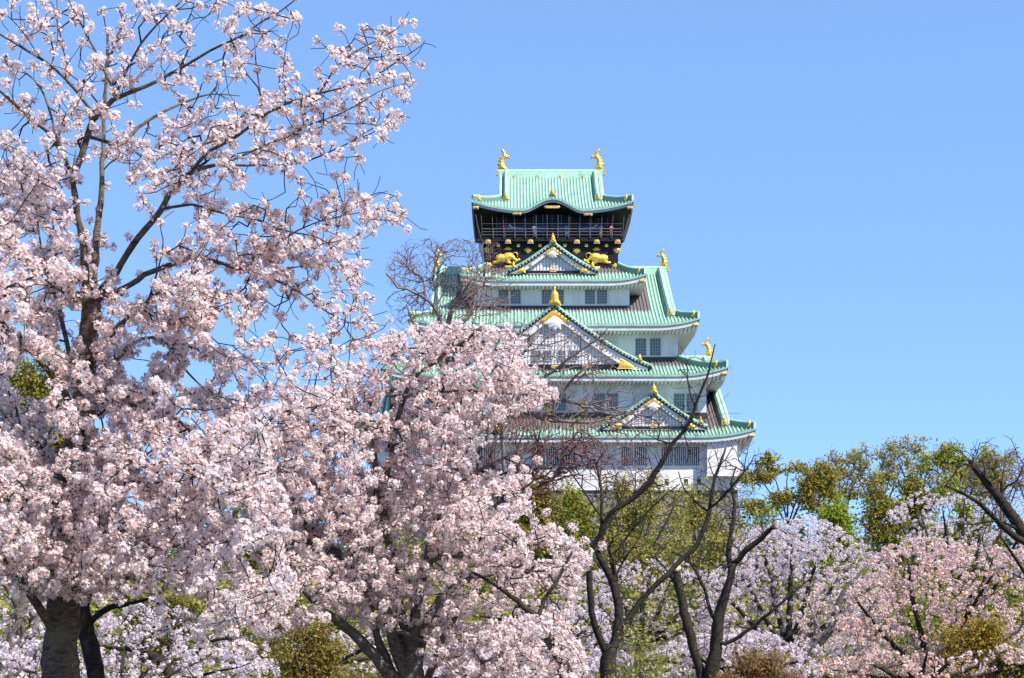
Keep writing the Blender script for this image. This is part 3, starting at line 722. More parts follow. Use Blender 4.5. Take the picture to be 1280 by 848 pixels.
# ------------------------------------------------------------------ visitors behind the balcony railing
def visitor(px, label, coat, hair, turn, lean):
    x, y, z = KX + lx(px, -10.2), KY - 10.25, zf0
    o = empty("person", (x, y, z), label, "person", "visitors on the top balcony"); o.rotation_euler = (0, 0, turn)
    J = [(0,0,.92),(0,0,1.18),(0,-.02,1.40),(0,-.03,1.50),(0,-.05,1.62),
         (.10,0,.88),(.11,-.01,.48),(.11,.02,.08),(.11,-.12,.04),(-.10,0,.88),(-.11,-.01,.48),(-.11,.02,.08),(-.11,-.12,.04),
         (.20,-.02,1.40),(.25,-.05,1.14),(.20,-.26,1.04+lean),(-.20,-.02,1.40),(-.25,-.05,1.14),(-.20,-.26,1.04+lean),(.19,-.34,1.03+lean),(-.19,-.34,1.03+lean)]
    E = [(0,1),(1,2),(2,3),(3,4),(0,5),(5,6),(6,7),(7,8),(0,9),(9,10),(10,11),(11,12),(2,13),(13,14),(14,15),(2,16),(16,17),(17,18),(15,19),(18,20)]
    R = [.15,.14,.13,.06,.105,.085,.065,.045,.04,.085,.065,.045,.04,.065,.05,.038,.065,.05,.038,.03,.03]
    me = bpy.data.meshes.new("person"); me.from_pydata(J, E, []); b = link("body", me, o)
    b.modifiers.new("skin", 'SKIN'); me.skin_vertices[0].data[0].use_root = True
    for i, r in enumerate(R): me.skin_vertices[0].data[i].radius = (r, r * .8 if i < 3 else r)
    b.modifiers.new("subdivide", 'SUBSURF').levels = 1; b.modifiers["subdivide"].render_levels = 1
    me.materials.append(coat)
    h = MB(); u = np.linspace(.25, np.pi * .62, 6); v = np.linspace(0, 2 * np.pi, 13)
    h.grid(np.array([[(.118 * np.sin(a) * np.cos(c), -.035 + .125 * np.sin(a) * np.sin(c) + .012, 1.635 + .125 * np.cos(a)) for c in v] for a in u])); h.build("hair", hair, o, smooth=True)
    return o
H_ = plain("dark_hair", (.015, .012, .01), .6)
for i, (px, lab, colr) in enumerate(((631, "visitor in a red coat at the left of the top balcony railing", (.42, .06, .07)), (668, "visitor in a pale grey jacket on the top balcony, left of the gold crest", (.28, .28, .29)),
        (708, "visitor in a light blue top on the top balcony, just right of the gold crest", (.16, .24, .40)), (751, "visitor in a pink coat behind the top balcony railing, above the right tiger", (.48, .24, .25)), (764, "visitor in a rose red top near the right end of the top balcony", (.5, .15, .17)))):
    visitor(px, lab, plain("coat_cloth", colr, .85), H_, rng.uniform(-.3, .3), rng.uniform(0, .08))
# ------------------------------------------------------------------ trees: skeletons traced as limbs, twigs grown to the tips
M_barkA = barkmat("cherry_bark", (0.028, 0.019, 0.014), (0.20, 0.14, 0.095), (0.19, 0.17, 0.08), 0.55)
M_barkG = barkmat("grey_cherry_bark", (0.05, 0.04, 0.036), (0.24, 0.20, 0.17), (0.16, 0.15, 0.10), 0.4)
M_barkD = barkmat("dark_bark", (0.011, 0.008, 0.0065), (0.048, 0.034, 0.025), (0.065, 0.062, 0.024), 0.45)
M_barkT = barkmat("brown_twig_bark", (0.13, 0.085, 0.075), (0.28, 0.20, 0.18), None, 0, 0.3)
M_barkF = barkmat("far_tree_bark", (0.05, 0.04, 0.035), (0.14, 0.115, 0.10), None, 0, 0.3)
M_barkR = barkmat("reddish_twig_bark", (0.10, 0.045, 0.04), (0.22, 0.11, 0.095), None, 0, 0.3)
M_cut = plain("fresh_cut_wood", (0.62, 0.42, 0.22), 0.8)
M_petal = leafmat("cherry_petals", 0.52)
M_twig = plain("dark_cherry_twig", (.018, .013, .012), .8)
M_leaf = leafmat("tree_leaves", 0.48)

def catmull(A, n_of):
    A = np.asarray(A, float); out = []
    for i in range(len(A) - 1):
        p0, p1, p2, p3 = A[max(i - 1, 0)], A[i], A[i + 1], A[min(i + 2, len(A) - 1)]
        n = n_of(p1, p2)
        t = np.linspace(0, 1, n, endpoint=False)[:, None]
        out.append(.5 * ((2 * p1) + (-p0 + p2) * t + (2 * p0 - 5 * p1 + 4 * p2 - p3) * t ** 2 + (-p0 + 3 * p1 - 3 * p2 + p3) * t ** 3))
    out.append(A[-1:]); return np.concatenate(out)

class Skel:
    def __init__(s, Y, cap=60000, scale=1.0):
        s.Y = Y; s.P = np.zeros((cap, 3)); s.D = np.zeros((cap, 3)); s.par = np.full(cap, -1); s.r = np.zeros(cap); s.isl = np.zeros(cap, bool)
        s.n = 0; s.mb = MB(); s.tw = MB(); s.sc = scale
    def limb(s, pts, dY=None, start=False, k=10):
        """pts: (px, py, width_px[, Y]) in photograph pixels; Y defaults to the tree's own depth and drifts by dY towards the end"""
        Y0 = s.Y
        W = []
        n = len(pts)
        if not start and s.n and len(pts[0]) < 4:
            q = proj(s.P[:s.n]); i = np.argmin(((q - np.array(pts[0][:2])) ** 2).sum(1)); Y0 = s.P[i, 1]
        for j, p in enumerate(pts):
            Yj = p[3] if len(p) > 3 else Y0 + (dY or 0) * j / max(n - 1, 1)
            W.append(np.append(P(p[0], p[1], Yj), p[2] * .5 / F * Yj))
        W = np.array(W)
        par = -1
        if not start and s.n:
            d = ((s.P[:s.n] - W[0, :3]) ** 2).sum(1); par = int(np.argmin(d))
            W = np.concatenate([np.append(s.P[par], min(s.r[par], W[0, 3] * 1.15))[None], W]) if d[par] > 1e-4 else W
        st = .09 * s.sc
        C = catmull(W, lambda a, b: max(2, int(np.linalg.norm(b[:3] - a[:3]) / st)))
        m = len(C); i0 = s.n
        rr = np.maximum(C[:, 3], .0015)
        jit = rng.normal(0, 1, (m, 3)) * np.minimum(rr * .16, .0045 * s.sc)[:, None]; jit[0] = 0; C[:, :3] += jit
        s.P[i0:i0 + m] = C[:, :3]; s.D[i0:i0 + m] = nrm(np.gradient(C[:, :3], axis=0)); s.r[i0:i0 + m] = rr; s.isl[i0:i0 + m] = True
        s.par[i0] = par; s.par[i0 + 1:i0 + m] = np.arange(i0, i0 + m - 1); s.n += m
        wv = np.convolve(rng.normal(0, .10, m + 4), np.ones(5) / 5, 'valid'); vis = rr * (1 + wv); vis[0] = rr[0]
        s.mb.tube(C[:, :3], vis, k if rr.max() > .03 else 6, rough=.10 if rr.max() > .03 else .05)
        return s
    def grow(s, T, rt=.0022, step=.08, wob=.10, droop=.0, expo=.42, penal=.6, curl=.35):
        T = np.asarray(T)
        n0 = s.n
        d0 = np.array([((s.P[:n0] - t) ** 2).sum(1).min() for t in T]); T = T[np.argsort(d0)]
        tips = []
        for t in T:
            v = t - s.P[:s.n]; L = np.sqrt((v ** 2).sum(1)) + 1e-9
            cs = (v * s.D[:s.n]).sum(1) / L
            i = int(np.argmin(L * (1 + penal * (1 - cs))))
            l = L[i]; p0 = s.P[i]; m = max(1, int(l / step))
            if s.n + m >= len(s.P): break
            dirn = nrm(.6 * s.D[i] + nrm(t - p0) + np.array([0, 0, droop])); e = nrm(t - p0 + rng.normal(0, curl, 3) * l + np.array([0, 0, .7 * curl * l]))
            a, b = p0 + dirn * l * .38, t - e * l * .3
            u = np.linspace(0, 1, m + 1)[1:, None]
            C = (1 - u) ** 3 * p0 + 3 * (1 - u) ** 2 * u * a + 3 * (1 - u) * u ** 2 * b + u ** 3 * t
            if m > 2: C[:-1] += rng.normal(0, wob * step, (m - 1, 3))
            k = s.n; s.P[k:k + m] = C
            s.D[k:k + m] = nrm(np.diff(np.concatenate([p0[None], C]), axis=0))
            s.par[k] = i; s.par[k + 1:k + m] = np.arange(k, k + m - 1); s.n += m; tips.append(s.n - 1)
        cnt = np.zeros(s.n); cnt[tips] = 1
        for j in range(s.n - 1, n0 - 1, -1):
            if s.par[j] >= 0: cnt[s.par[j]] += cnt[j]
        for j in range(n0, s.n):
            r = rt * max(cnt[j], 1) ** expo; s.r[j] = min(r, s.r[s.par[j]] * .92 + rt * .1)
        j = np.arange(n0, s.n); pj = s.par[j]
        s.prisms(s.P[pj], s.P[j], np.minimum(s.r[pj], s.r[j] * 1.2), s.r[j])
        return s
    def prisms(s, A, B, ra, rb, k=4):
        t = nrm(B - A); ref = np.where(np.abs(t[:, 2:3]) > .8, np.array([[1., 0, 0]]), np.array([[0, 0, 1.]]))
        a = nrm(np.cross(ref, t)); b = np.cross(t, a); V = []
        for c, r in ((A - t * ra[:, None] * .3, ra), (B + t * rb[:, None] * .3, rb)):
            for i in range(k):
                g = 2 * np.pi * i / k; V.append(c + (a * np.cos(g) + b * np.sin(g)) * r[:, None])
        V = np.stack(V, 1); N = len(A); base = (np.arange(N) * 2 * k)[:, None, None]
        q = np.array([[i, (i + 1) % k, k + (i + 1) % k, k + i] for i in range(k)])[None]
        s.tw.add(V.reshape(-1, 3), (base + q).reshape(-1, 4))
    def sprout(s, n, l0, l1, up=.5, rmax=.09, rmin=None):
        """points for side shoots that stand off the limbs"""
        rmin = (.014 * s.sc if rmax > .05 else 0) if rmin is None else rmin
        c = np.where(s.isl[:s.n] & (s.r[:s.n] < rmax) & (s.r[:s.n] > rmin))[0]; c = c[rng.integers(len(c), size=n)]
        v = nrm(nrm(rng.normal(size=(n, 3))) + s.D[c] * .5 + np.array([0, 0, up]))
        return s.P[c] + v * rng.uniform(l0, l1, (n, 1)) * rng.uniform(.4, 1, (n, 1))
    def wood(s, mat, root, name="trunk", twig=None):
        V = np.concatenate(s.mb.v + s.tw.v); q0 = np.concatenate(s.mb.q); t0 = np.concatenate(s.mb.t)
        q1 = np.concatenate(s.tw.q) + s.mb.n if s.tw.n else np.zeros((0, 4), int)
        mi = np.concatenate([np.zeros(len(q0)), np.ones(len(q1)) if twig else np.zeros(len(q1)), np.zeros(len(t0))]).astype(int)
        me = mesh_np(name, V - np.array(root.location), np.concatenate([q0, q1]), t0, mats=[mat, twig] if twig else [mat], midx=mi, smooth=True)
        return link(name, me, root)

# ------------------------------------------------------------------ cherry blossom clusters
def rot_rand(n):
    q = nrm(rng.normal(size=(n, 4))); w, x, y, z = q.T
    return np.stack([np.stack([1-2*(y*y+z*z), 2*(x*y-z*w), 2*(x*z+y*w)], -1), np.stack([2*(x*y+z*w), 1-2*(x*x+z*z), 2*(y*z-x*w)], -1), np.stack([2*(x*z-y*w), 2*(y*z+x*w), 1-2*(x*x+y*y)], -1)], 1)

def basis(nv):
    nv = nrm(nv); ref = np.where(np.abs(nv[:, 2:3]) > .9, np.array([[1., 0, 0]]), np.array([[0, 0, 1.]]))
    a = nrm(np.cross(ref, nv)); return a, np.cross(nv, a), nv

PINK = np.array([[.98, .88, .86], [.975, .84, .825], [.98, .915, .885], [.985, .935, .905], [.96, .77, .76]])
def flower_template(nf, R=.041, rf=.0148, leaves=3, detail=True, pink=PINK, leafcol=((.36, .14, .06), (.40, .22, .07), (.27, .17, .05), (.34, .10, .06))):
    V, Q, C = [], [], []; n = 0
    i = np.arange(nf); ph = np.arccos(1 - 2 * (i + .5) / nf); th = np.pi * (1 + 5 ** .5) * i
    dirs = np.stack([np.sin(ph) * np.cos(th), np.sin(ph) * np.sin(th), np.cos(ph)], 1)
    dirs = nrm(dirs + rng.normal(0, .25, dirs.shape)); cen = dirs * R * rng.uniform(.55, 1.1, (nf, 1))
    a, b, c = basis(dirs + rng.normal(0, .35, dirs.shape)); spin = rng.uniform(0, 6.28, nf)
    for f in range(nf):
        r = rf * rng.uniform(.85, 1.15); base = pink[rng.integers(len(pink))] * rng.uniform(.94, 1.06)
        if detail:
            vs, cs = [cen[f] - c[f] * r * .15], [np.array([.85, .60, .57])]
            for p in range(5):
                for da, rr, up in ((-.55, .72, .18), (0., 1.0, .32), (.55, .72, .18)):
                    g = spin[f] + p * 2 * np.pi / 5 + da
                    vs.append(cen[f] + (a[f] * np.cos(g) + b[f] * np.sin(g)) * r * rr + c[f] * r * up); cs.append(base)
                Q.append((n, n + 1 + 3 * p, n + 2 + 3 * p, n + 3 + 3 * p))
        else:
            vs, cs = [], []
            for p in range(4):
                g = spin[f] + p * np.pi / 2
                vs.append(cen[f] + (a[f] * np.cos(g) + b[f] * np.sin(g)) * r + c[f] * r * (.25 if p % 2 else -.1)); cs.append(base)
            Q.append((n, n + 1, n + 2, n + 3))
        V += vs; C += cs; n += len(vs)
    for f in range(leaves):
        d = nrm(rng.normal(size=3)); x, y, z = basis(d[None]); x, y = x[0], y[0]; l = R * rng.uniform(.6, 1.15); w = l * .19
        col = np.array(leafcol[rng.integers(len(leafcol))]) * rng.uniform(.8, 1.2)
        o = d * R * .15
        V += [o, o + d * l * .55 + x * w, o + d * l, o + d * l * .5 - x * w]; C += [col] * 4; Q.append((n, n + 1, n + 2, n + 3)); n += 4
    # calyx stalks
    for f in range(3 if detail else 0):
        d = nrm(rng.normal(size=3)); x = basis(d[None])[0][0]
        V += [x * .002, d * R * .8 + x * .002, d * R * .8 - x * .002, -x * .002]; C += [(.22, .09, .06)] * 4; Q.append((n, n + 1, n + 2, n + 3)); n += 4
    return np.array(V), np.array(Q), np.array(C)

def blossoms(centres, name, root, templates, smin=.72, smax=1.25, tint=None, squash=None):
    centres = np.asarray(centres); N = len(centres); Vs, Qs, Cs = [], [], []; off = 0
    pick = rng.integers(len(templates), size=N)
    for ti, (V, Q, C) in enumerate(templates):
        m = np.where(pick == ti)[0]
        if not len(m): continue
        R = rot_rand(len(m)); sc = rng.uniform(smin, smax, (len(m), 1, 1))
        W = np.einsum('nij,vj->nvi', R, V) * sc + centres[m][:, None]
        t = rng.uniform(.95, 1.05, (len(m), 1, 1)) * np.ones((1, len(V), 3))
        if tint is not None: t = t * tint[m][:, None]
        Vs.append(W.reshape(-1, 3)); Cs.append(np.clip((C[None] * t).reshape(-1, 3), 0, .97))
        Qs.append((Q[None] + (np.arange(len(m)) * len(V))[:, None, None] + off).reshape(-1, 4)); off += len(m) * len(V)
    V = np.concatenate(Vs) - np.array(root.location)
    me = mesh_np(name, V, np.concatenate(Qs), None, col=np.concatenate(Cs), mats=[M_petal], smooth=True)
    return link(name, me, root)

def inpoly(pt, poly):
    poly = np.asarray(poly, float); a = poly; b = np.roll(poly, -1, 0); ins = np.zeros(len(pt), bool)
    for p, q in zip(a, b):
        cond = (p[1] > pt[:, 1]) != (q[1] > pt[:, 1])
        with np.errstate(divide='ignore', invalid='ignore'):
            ins ^= cond & (pt[:, 0] < (q[0] - p[0]) * (pt[:, 1] - p[1]) / (q[1] - p[1]) + p[0])
    return ins

def scatter(poly, per1000, holes=(), amp=.36):
    poly = np.asarray(poly, float); lo, hi = poly.min(0), poly.max(0); A = np.prod(hi - lo)
    n = int(A / 1000 * per1000); pt = rng.uniform(lo, hi, (n, 2)); pt = pt[inpoly(pt, poly)]
    # uneven: thin by a smooth random field so that clumps and gaps appear
    k = rng.uniform(-1, 1, (24, 2)) * .13; ph = rng.uniform(0, 6.28, 24)
    fld = np.cos(pt @ k.T + ph).sum(1) / 24 ** .5
    pt = pt[rng.uniform(0, 1, len(pt)) < np.clip(.72 + amp * fld, .08, 1)]
    for hx, hy, rx, ry in holes:
        e = ((pt[:, 0] - hx) / rx) ** 2 + ((pt[:, 1] - hy) / ry) ** 2
        pt = pt[e > rng.uniform(.6, 1.3, len(pt))]
    return pt

def depth_for(sk, pt, sd0=.12, sdk=.006, extra=0.0):
    """give picture points a depth near that of the closest limb"""
    nl = np.where(sk.isl[:sk.n])[0]; q = proj(sk.P[nl]); out = []
    for p in pt:
        d2 = ((q - p) ** 2).sum(1); i = np.argmin(d2); d = d2[i] ** .5
        Y = sk.P[nl[i], 1] + rng.normal(0, sd0 + min(sdk * d, extra if extra else 9))
        if d < 9 and rng.uniform() < .38: Y = max(Y, sk.P[nl[i], 1] + rng.uniform(.08, .35))     # most blossom sits behind the bough's near side
        out.append(P(p[0], p[1], Y))
    return np.array(out)

def zoomlist(txt, sx, ox, oy):
    v = np.array([float(a) for a in txt.replace('(', ' ').replace(')', ' ').replace(',', ' ').split()]).reshape(-1, 2)
    return v / sx + np.array([ox, oy])

TNEAR = [flower_template(n, leaves=l) for n, l in ((31, 5), (27, 6), (34, 4), (20, 6), (28, 5), (15, 7), (36, 4), (25, 5), (21, 8), (30, 4))]
# ------------------------------------------------------------------ the big cherry on the left
rootA = empty("cherry_tree", tuple(P(75, 983, 14.0)), "large blossoming cherry at the left with a thick trunk and high branches against the sky", "cherry tree", "blossoming cherry trees")
A = Skel(14.0, 120000)
A.limb([(72, 990, 62), (75, 900, 50), (78, 800, 42), (81, 720, 38), (84, 640, 34), (92, 575, 29), (105, 515, 27), (107, 460, 25), (113, 400, 24), (116, 368, 22)], start=True, k=16)
A.limb([(112, 372, 12.60), (106, 345, 10.08), (104, 310, 8.82), (100, 285, 7.98), (95, 255, 7.56), (91, 224, 7.56), (102, 198, 7.56), (112, 158, 7.14), (122, 145, 6.72), (142, 125, 5.88), (165, 114, 5.04), (198, 101, 4.20), (231, 82, 3.53), (264, 63, 2.94), (300, 46, 2.52), (326, 28, 2.18), (345, 18, 1.85), (369, 0, 1.51), (390, -20, 1.18)], dY=-.9)
A.limb([(145, 119, 3.36), (125, 76, 2.94), (99, 26, 2.52), (86, 0, 2.10), (78, -25, 1.68)], dY=.3)
A.limb([(147, 112, 3.36), (168, 69, 2.94), (185, 43, 2.52), (208, 20, 2.10), (228, 0, 1.68), (240, -18, 1.26)], dY=-.3)
A.limb([(114, 139, 4.20), (96, 115, 4.20), (66, 84, 3.78), (33, 63, 3.36), (0, 43, 2.52), (-30, 25, 1.68)], dY=-.4)
A.limb([(64, 82, 2.10), (72, 50, 1.68), (71, 0, 1.26)], dY=.1)
A.limb([(92, 224, 5.04), (88, 215, 5.04), (71, 175, 4.62), (40, 150, 4.20), (16, 128, 3.78), (0, 114, 3.36), (-30, 96, 2.52)], dY=-.5)
A.limb([(71, 175, 3.36), (61, 135, 2.94), (50, 109, 2.52), (33, 92, 2.10), (10, 86, 1.26)], dY=.3)
A.limb([(115, 375, 14.28, 14.1), (117, 335, 10.50, 14.5), (122, 290, 8.82, 14.7), (127, 228, 6.72, 14.8), (129, 178, 5.46, 14.9), (131, 130, 4.62, 15), (134, 85, 4.03, 15), (135, 43, 3.53, 15)])
A.limb([(136, 78, 2.52), (148, 42, 2.52), (157, 30, 1.68)], dY=.1)
A.limb([(118, 378, 12.60, 14), (128, 362, 10.92, 14), (146, 340, 9.24, 14), (157, 320, 8.82, 13.9), (173, 297, 8.40, 13.8), (193, 275, 7.56, 13.7), (214, 241, 6.72, 13.6), (231, 221, 5.88, 13.5), (257, 209, 5.04, 13.4), (280, 205, 4.20, 13.3)])
A.limb([(240, 215, 4.20), (260, 190, 4.20), (284, 178, 3.78), (297, 170, 3.78), (326, 147, 3.61), (343, 137, 3.36), (372, 125, 3.19), (399, 117, 2.77), (432, 109, 2.35), (465, 97, 1.93), (494, 79, 1.60), (514, 66, 1.26), (531, 54, 0.92)], dY=-.5)
A.limb([(399, 117, 2.52), (412, 96, 2.18), (422, 81, 2.02), (445, 64, 1.68), (475, 49, 1.34), (498, 35, 0.92)], dY=.2)
A.limb([(422, 81, 1.51), (415, 68, 1.34), (402, 54, 0.92)], dY=.1)
A.limb([(280, 205, 3.36), (313, 190, 2.94), (346, 176, 2.52), (366, 168, 2.52), (389, 155, 2.18), (419, 145, 1.85), (445, 132, 1.68), (475, 114, 1.26), (505, 105, 0.84)], dY=.4)
A.limb([(280, 207, 3.78), (323, 207, 2.94), (356, 206, 2.52), (389, 200, 2.18), (412, 190, 1.85), (438, 178, 1.51), (458, 165, 1.18), (481, 152, 0.84)], dY=-.3)
A.limb([(325, 148, 2.52), (326, 125, 2.10), (320, 76, 1.68), (318, 50, 1.01)], dY=.2)
A.limb([(150, 180, 4.20, 14.2), (172, 160, 4.20, 14.4), (200, 142, 4.20, 14.5), (226, 130, 3.36, 14.6), (262, 118, 2.10, 14.7), (300, 120, 1.26, 14.8)])
A.limb([(200, 262, 4.20), (240, 256, 3.36), (264, 263, 3.02), (299, 271, 2.69), (322, 275, 2.52), (346, 285, 2.35), (367, 291, 2.10), (391, 295, 1.68), (410, 304, 1.34), (435, 318, 0.84)], dY=-.5)
A.limb([(123, 374, 7.56), (161, 357, 6.72), (182, 344, 6.30), (215, 331, 5.88), (240, 322, 5.46), (270, 327, 5.04), (290, 334, 4.62), (308, 339, 4.20), (330, 345, 3.61), (348, 352, 2.94), (365, 360, 2.52), (381, 370, 2.18), (400, 384, 1.85), (414, 393, 1.68), (436, 403, 1.34), (452, 407, 1.01)], dY=-.9)
A.limb([(308, 334, 2.69), (341, 308, 2.52), (363, 294, 2.35), (379, 285, 2.10), (403, 276, 1.85), (429, 270, 1.51), (450, 266, 1.18), (480, 262, 0.84)], dY=.2)
A.limb([(306, 337, 2.52), (339, 337, 2.10), (372, 334, 1.68), (391, 330, 1.26), (430, 325, 0.84)], dY=.3)
A.limb([(105, 468, 7.56), (121, 440, 7.14), (134, 423, 6.72), (152, 405, 5.88), (175, 389, 5.04), (186, 375, 4.20), (202, 364, 3.36), (217, 357, 2.94), (244, 340, 2.10)], dY=-1.2)
A.limb([(184, 380, 2.94), (193, 351, 2.52), (202, 320, 2.10), (204, 299, 1.68)], dY=-.2)
A.limb([(179, 387, 2.94), (197, 398, 2.52), (224, 399, 2.18), (254, 391, 1.85), (266, 375, 1.51), (271, 360, 1.18)], dY=-.3)
A.limb([(106, 384, 5.04), (85, 369, 4.20), (70, 360, 3.36), (45, 340, 2.52), (20, 318, 2.10), (-10, 300, 1.68)], dY=-.7)
A.limb([(98, 530, 10.92), (84, 500, 9.24), (71, 477, 8.40), (50, 451, 7.98), (30, 432, 7.56), (14, 418, 7.14), (0, 399, 6.72), (-40, 360, 5.88)], dY=-1.0)
A.limb([(-20, 380, 3.36), (0, 364, 3.19), (34, 349, 2.52), (67, 340, 1.85)], dY=-.3)
A.limb([(98, 490, 6.72), (87, 446, 6.30), (80, 415, 6.30), (76, 395, 5.88), (72, 378, 5.04), (60, 350, 3.36), (50, 300, 2.52), (45, 250, 1.68)], dY=.5)
A.limb([(78, 800, 12.60), (65, 785, 11.76), (45, 755, 10.92), (25, 722, 10.08), (0, 690, 9.24), (-35, 660, 8.40)], dY=-.6)
A.limb([(92, 578, 8.40), (113, 583, 7.56), (150, 592, 6.72), (175, 605, 5.88), (205, 625, 5.04), (240, 640, 3.36)], dY=-.8)
A.limb([(84, 641, 4.20), (126, 655, 3.36), (153, 669, 2.86), (190, 675, 2.35), (224, 686, 1.68)], dY=-1.2)
A.limb([(82, 688, 4.20), (119, 709, 3.36), (170, 726, 2.52), (217, 764, 1.68)], dY=-1.3)
A.limb([(106, 500, 6.72), (150, 505, 5.46), (190, 512, 4.62), (222, 526, 4.20), (240, 540, 3.86), (253, 548, 3.70), (279, 569, 3.53), (300, 584, 3.19), (326, 605, 2.86), (341, 618, 2.18)], dY=-2.2)
A.limb([(107, 506, 6.72), (125, 484, 5.88), (137, 462, 5.46), (151, 444, 5.46), (167, 429, 5.04), (190, 421, 4.20), (215, 434, 3.19), (226, 455, 2.69), (245, 477, 2.18), (262, 490, 1.68)], dY=.8)
A.limb([(82, 660, 6.72), (60, 620, 5.04), (35, 590, 4.20), (5, 570, 3.36), (-20, 560, 2.52)], dY=-.8)
A.limb([(85, 640, 5.88), (70, 590, 4.20), (40, 545, 3.36), (10, 520, 2.52)], dY=.8)
EXP = [zoomlist("""(60,35)(85,40)(135,40)(35,85)(90,125)(150,130)(215,85)(268,75)(190,170)(222,150)(15,180)(65,170)(50,230)(45,290)(238,212)(215,262)(245,262)(232,315)(275,292)(145,350)(215,355)(270,345)(350,155)(433,108)(408,185)(530,110)(522,150)(590,112)(628,125)(676,86)(688,155)(728,152)(600,160)(640,165)(480,190)(550,188)(490,248)(540,225)(535,260)(590,255)(645,225)(610,190)(695,238)(742,247)(675,292)(630,285)(605,300)(580,300)(714,317)(650,345)(685,342)(598,360)(508,315)(365,300)(345,380)(390,330)(435,350)(490,365)(515,390)(540,372)(450,415)(590,405)(628,430)(668,448)(615,478)(560,460)(580,492)(597,523)(545,525)(490,530)(510,445)(515,485)(470,440)(445,460)(410,465)(420,500)(410,548)(300,595)(230,635)(180,652)(110,605)(140,560)(190,580)(255,545)(290,550)(260,500)(220,515)(270,455)(310,450)(340,410)(380,400)(300,405)(250,425)(210,410)(180,395)(65,410)(30,400)(20,480)(60,470)(110,470)(130,440)(120,500)(30,540)(15,580)(350,490)(360,560)(440,598)(505,602)(449,675)(290,685)(293,742)(412,748)(485,735)(540,750)(520,775)(645,785)(590,790)(660,830)(630,830)(535,795)(530,830)(360,770)(310,800)(425,795)(470,795)(395,830)(460,840)(60,705)(160,775)(100,790)(40,800)(200,810)(250,830)""", 3.0286, 280, 0),
 zoomlist("""(580,20)(745,30)(850,20)(920,35)(670,65)(605,105)(770,95)(825,95)(905,70)(920,110)(1000,90)(1080,80)(1095,150)(1050,145)(970,175)(915,150)(815,175)(890,215)(690,195)(700,110)(720,130)(765,230)(740,260)(860,290)(830,260)(800,300)(725,330)(780,330)(920,385)(840,385)(820,430)(750,415)(800,370)(890,455)(845,520)(870,490)(920,548)(790,555)(750,490)(620,480)(640,520)(585,490)(550,555)(590,600)(690,590)(720,610)(650,570)(865,610)(815,650)(885,695)(940,665)(960,725)(770,690)(775,745)(740,750)(890,800)(925,790)(860,800)(790,830)(750,835)(650,775)(690,790)(630,815)(560,780)(430,755)(450,640)(490,510)(390,490)(340,510)(530,450)(500,445)(330,245)(395,65)(225,95)(350,100)(120,50)(100,110)(30,130)(20,20)(150,200)(190,220)(125,200)(240,340)(270,400)(640,390)(600,370)(680,400)(540,300)(580,290)(500,260)(460,300)(420,270)(470,190)(520,150)(480,120)(430,160)(400,200)(400,120)(300,130)(260,110)(390,340)(350,320)(400,370)(440,360)(300,650)(330,640)(240,540)(290,570)(220,560)(620,280)(660,300)(560,330)(690,270)(610,330)(650,350)(530,340)(700,380)(480,330)(450,230)(510,300)(330,380)(280,330)(210,150)(170,250)(230,270)""", 4.239, 240, 240),
 zoomlist("""(15,50)(45,25)(115,25)(125,65)(140,105)(165,10)(175,85)(215,45)(225,110)(190,140)(235,175)(45,180)(120,260)(70,255)(20,240)(185,265)(245,240)(310,160)(335,110)(385,45)(305,30)(290,45)(270,30)(495,70)(530,40)(575,40)(450,155)(490,125)(470,225)(355,225)(335,285)(215,320)(300,320)(270,400)(400,300)(430,310)(440,160)(645,45)(650,90)(705,95)(755,20)(805,35)(845,5)(820,95)(880,90)(635,155)(600,165)(570,190)(540,220)(610,225)(650,215)(690,225)(715,180)(855,180)(805,250)(830,305)(890,230)(890,290)(845,260)(490,330)(510,300)(740,340)(720,310)(685,280)(95,370)(130,380)(60,410)(110,430)(165,460)(20,315)(400,415)(495,395)(375,410)(650,470)(700,490)(690,380)(760,410)(800,420)(850,410)(560,480)(630,495)(650,560)(600,570)(560,600)(530,540)(490,560)(270,430)(240,450)(290,470)(250,490)(230,540)(300,530)(330,600)(190,510)(170,540)(340,340)(390,590)(420,580)(450,560)(360,560)(720,520)(760,560)(800,540)(840,520)(700,440)(740,450)(790,470)(830,480)(870,470)(730,590)(660,610)(620,650)(580,660)(680,640)(90,620)(60,660)(165,675)(20,540)(30,570)(20,640)""", 3.0286, 0, 0)]
expl = np.concatenate(EXP)
expl = np.concatenate([expl, expl[rng.uniform(size=len(expl)) < .35] + rng.normal(0, 6, (len(expl), 2))[:int((rng.uniform(size=len(expl)) < 2).sum())][rng.uniform(size=len(expl)) < 2][:0].reshape(-1, 2)]) if False else expl
pair = expl[rng.uniform(size=len(expl)) < .75]; pair2 = expl[rng.uniform(size=len(expl)) < .45]; expl = np.concatenate([expl, pair + rng.normal(0, 5, pair.shape), pair2 + rng.normal(0, 9, pair2.shape)])
hA = [(85, 408, 16, 30), (172, 455, 20, 22), (42, 470, 34, 30), (72, 555, 26, 16), (250, 468, 22, 18), (111, 402, 12, 34), (150, 282, 22, 30), (165, 330, 10, 26), (128, 340, 9, 30), (205, 295, 16, 12), (95, 300, 7, 40), (115, 270, 6, 40), (280, 420, 22, 18), (215, 690, 16, 10), (300, 640, 22, 14), (330, 700, 26, 26), (285, 730, 20, 16)]
dense = [(-25, 205), (40, 200), (75, 240), (100, 285), (145, 300), (140, 345), (150, 395), (200, 345), (250, 350), (275, 400), (300, 450), (270, 490), (330, 520), (340, 590), (360, 640), (350, 690), (370, 740), (330, 790), (280, 770), (240, 745), (180, 720), (120, 742), (60, 752), (20, 740), (-25, 690)]
mid = [(130, 175), (235, 150), (330, 150), (400, 165), (405, 190), (300, 225), (240, 255), (205, 290), (160, 250)]
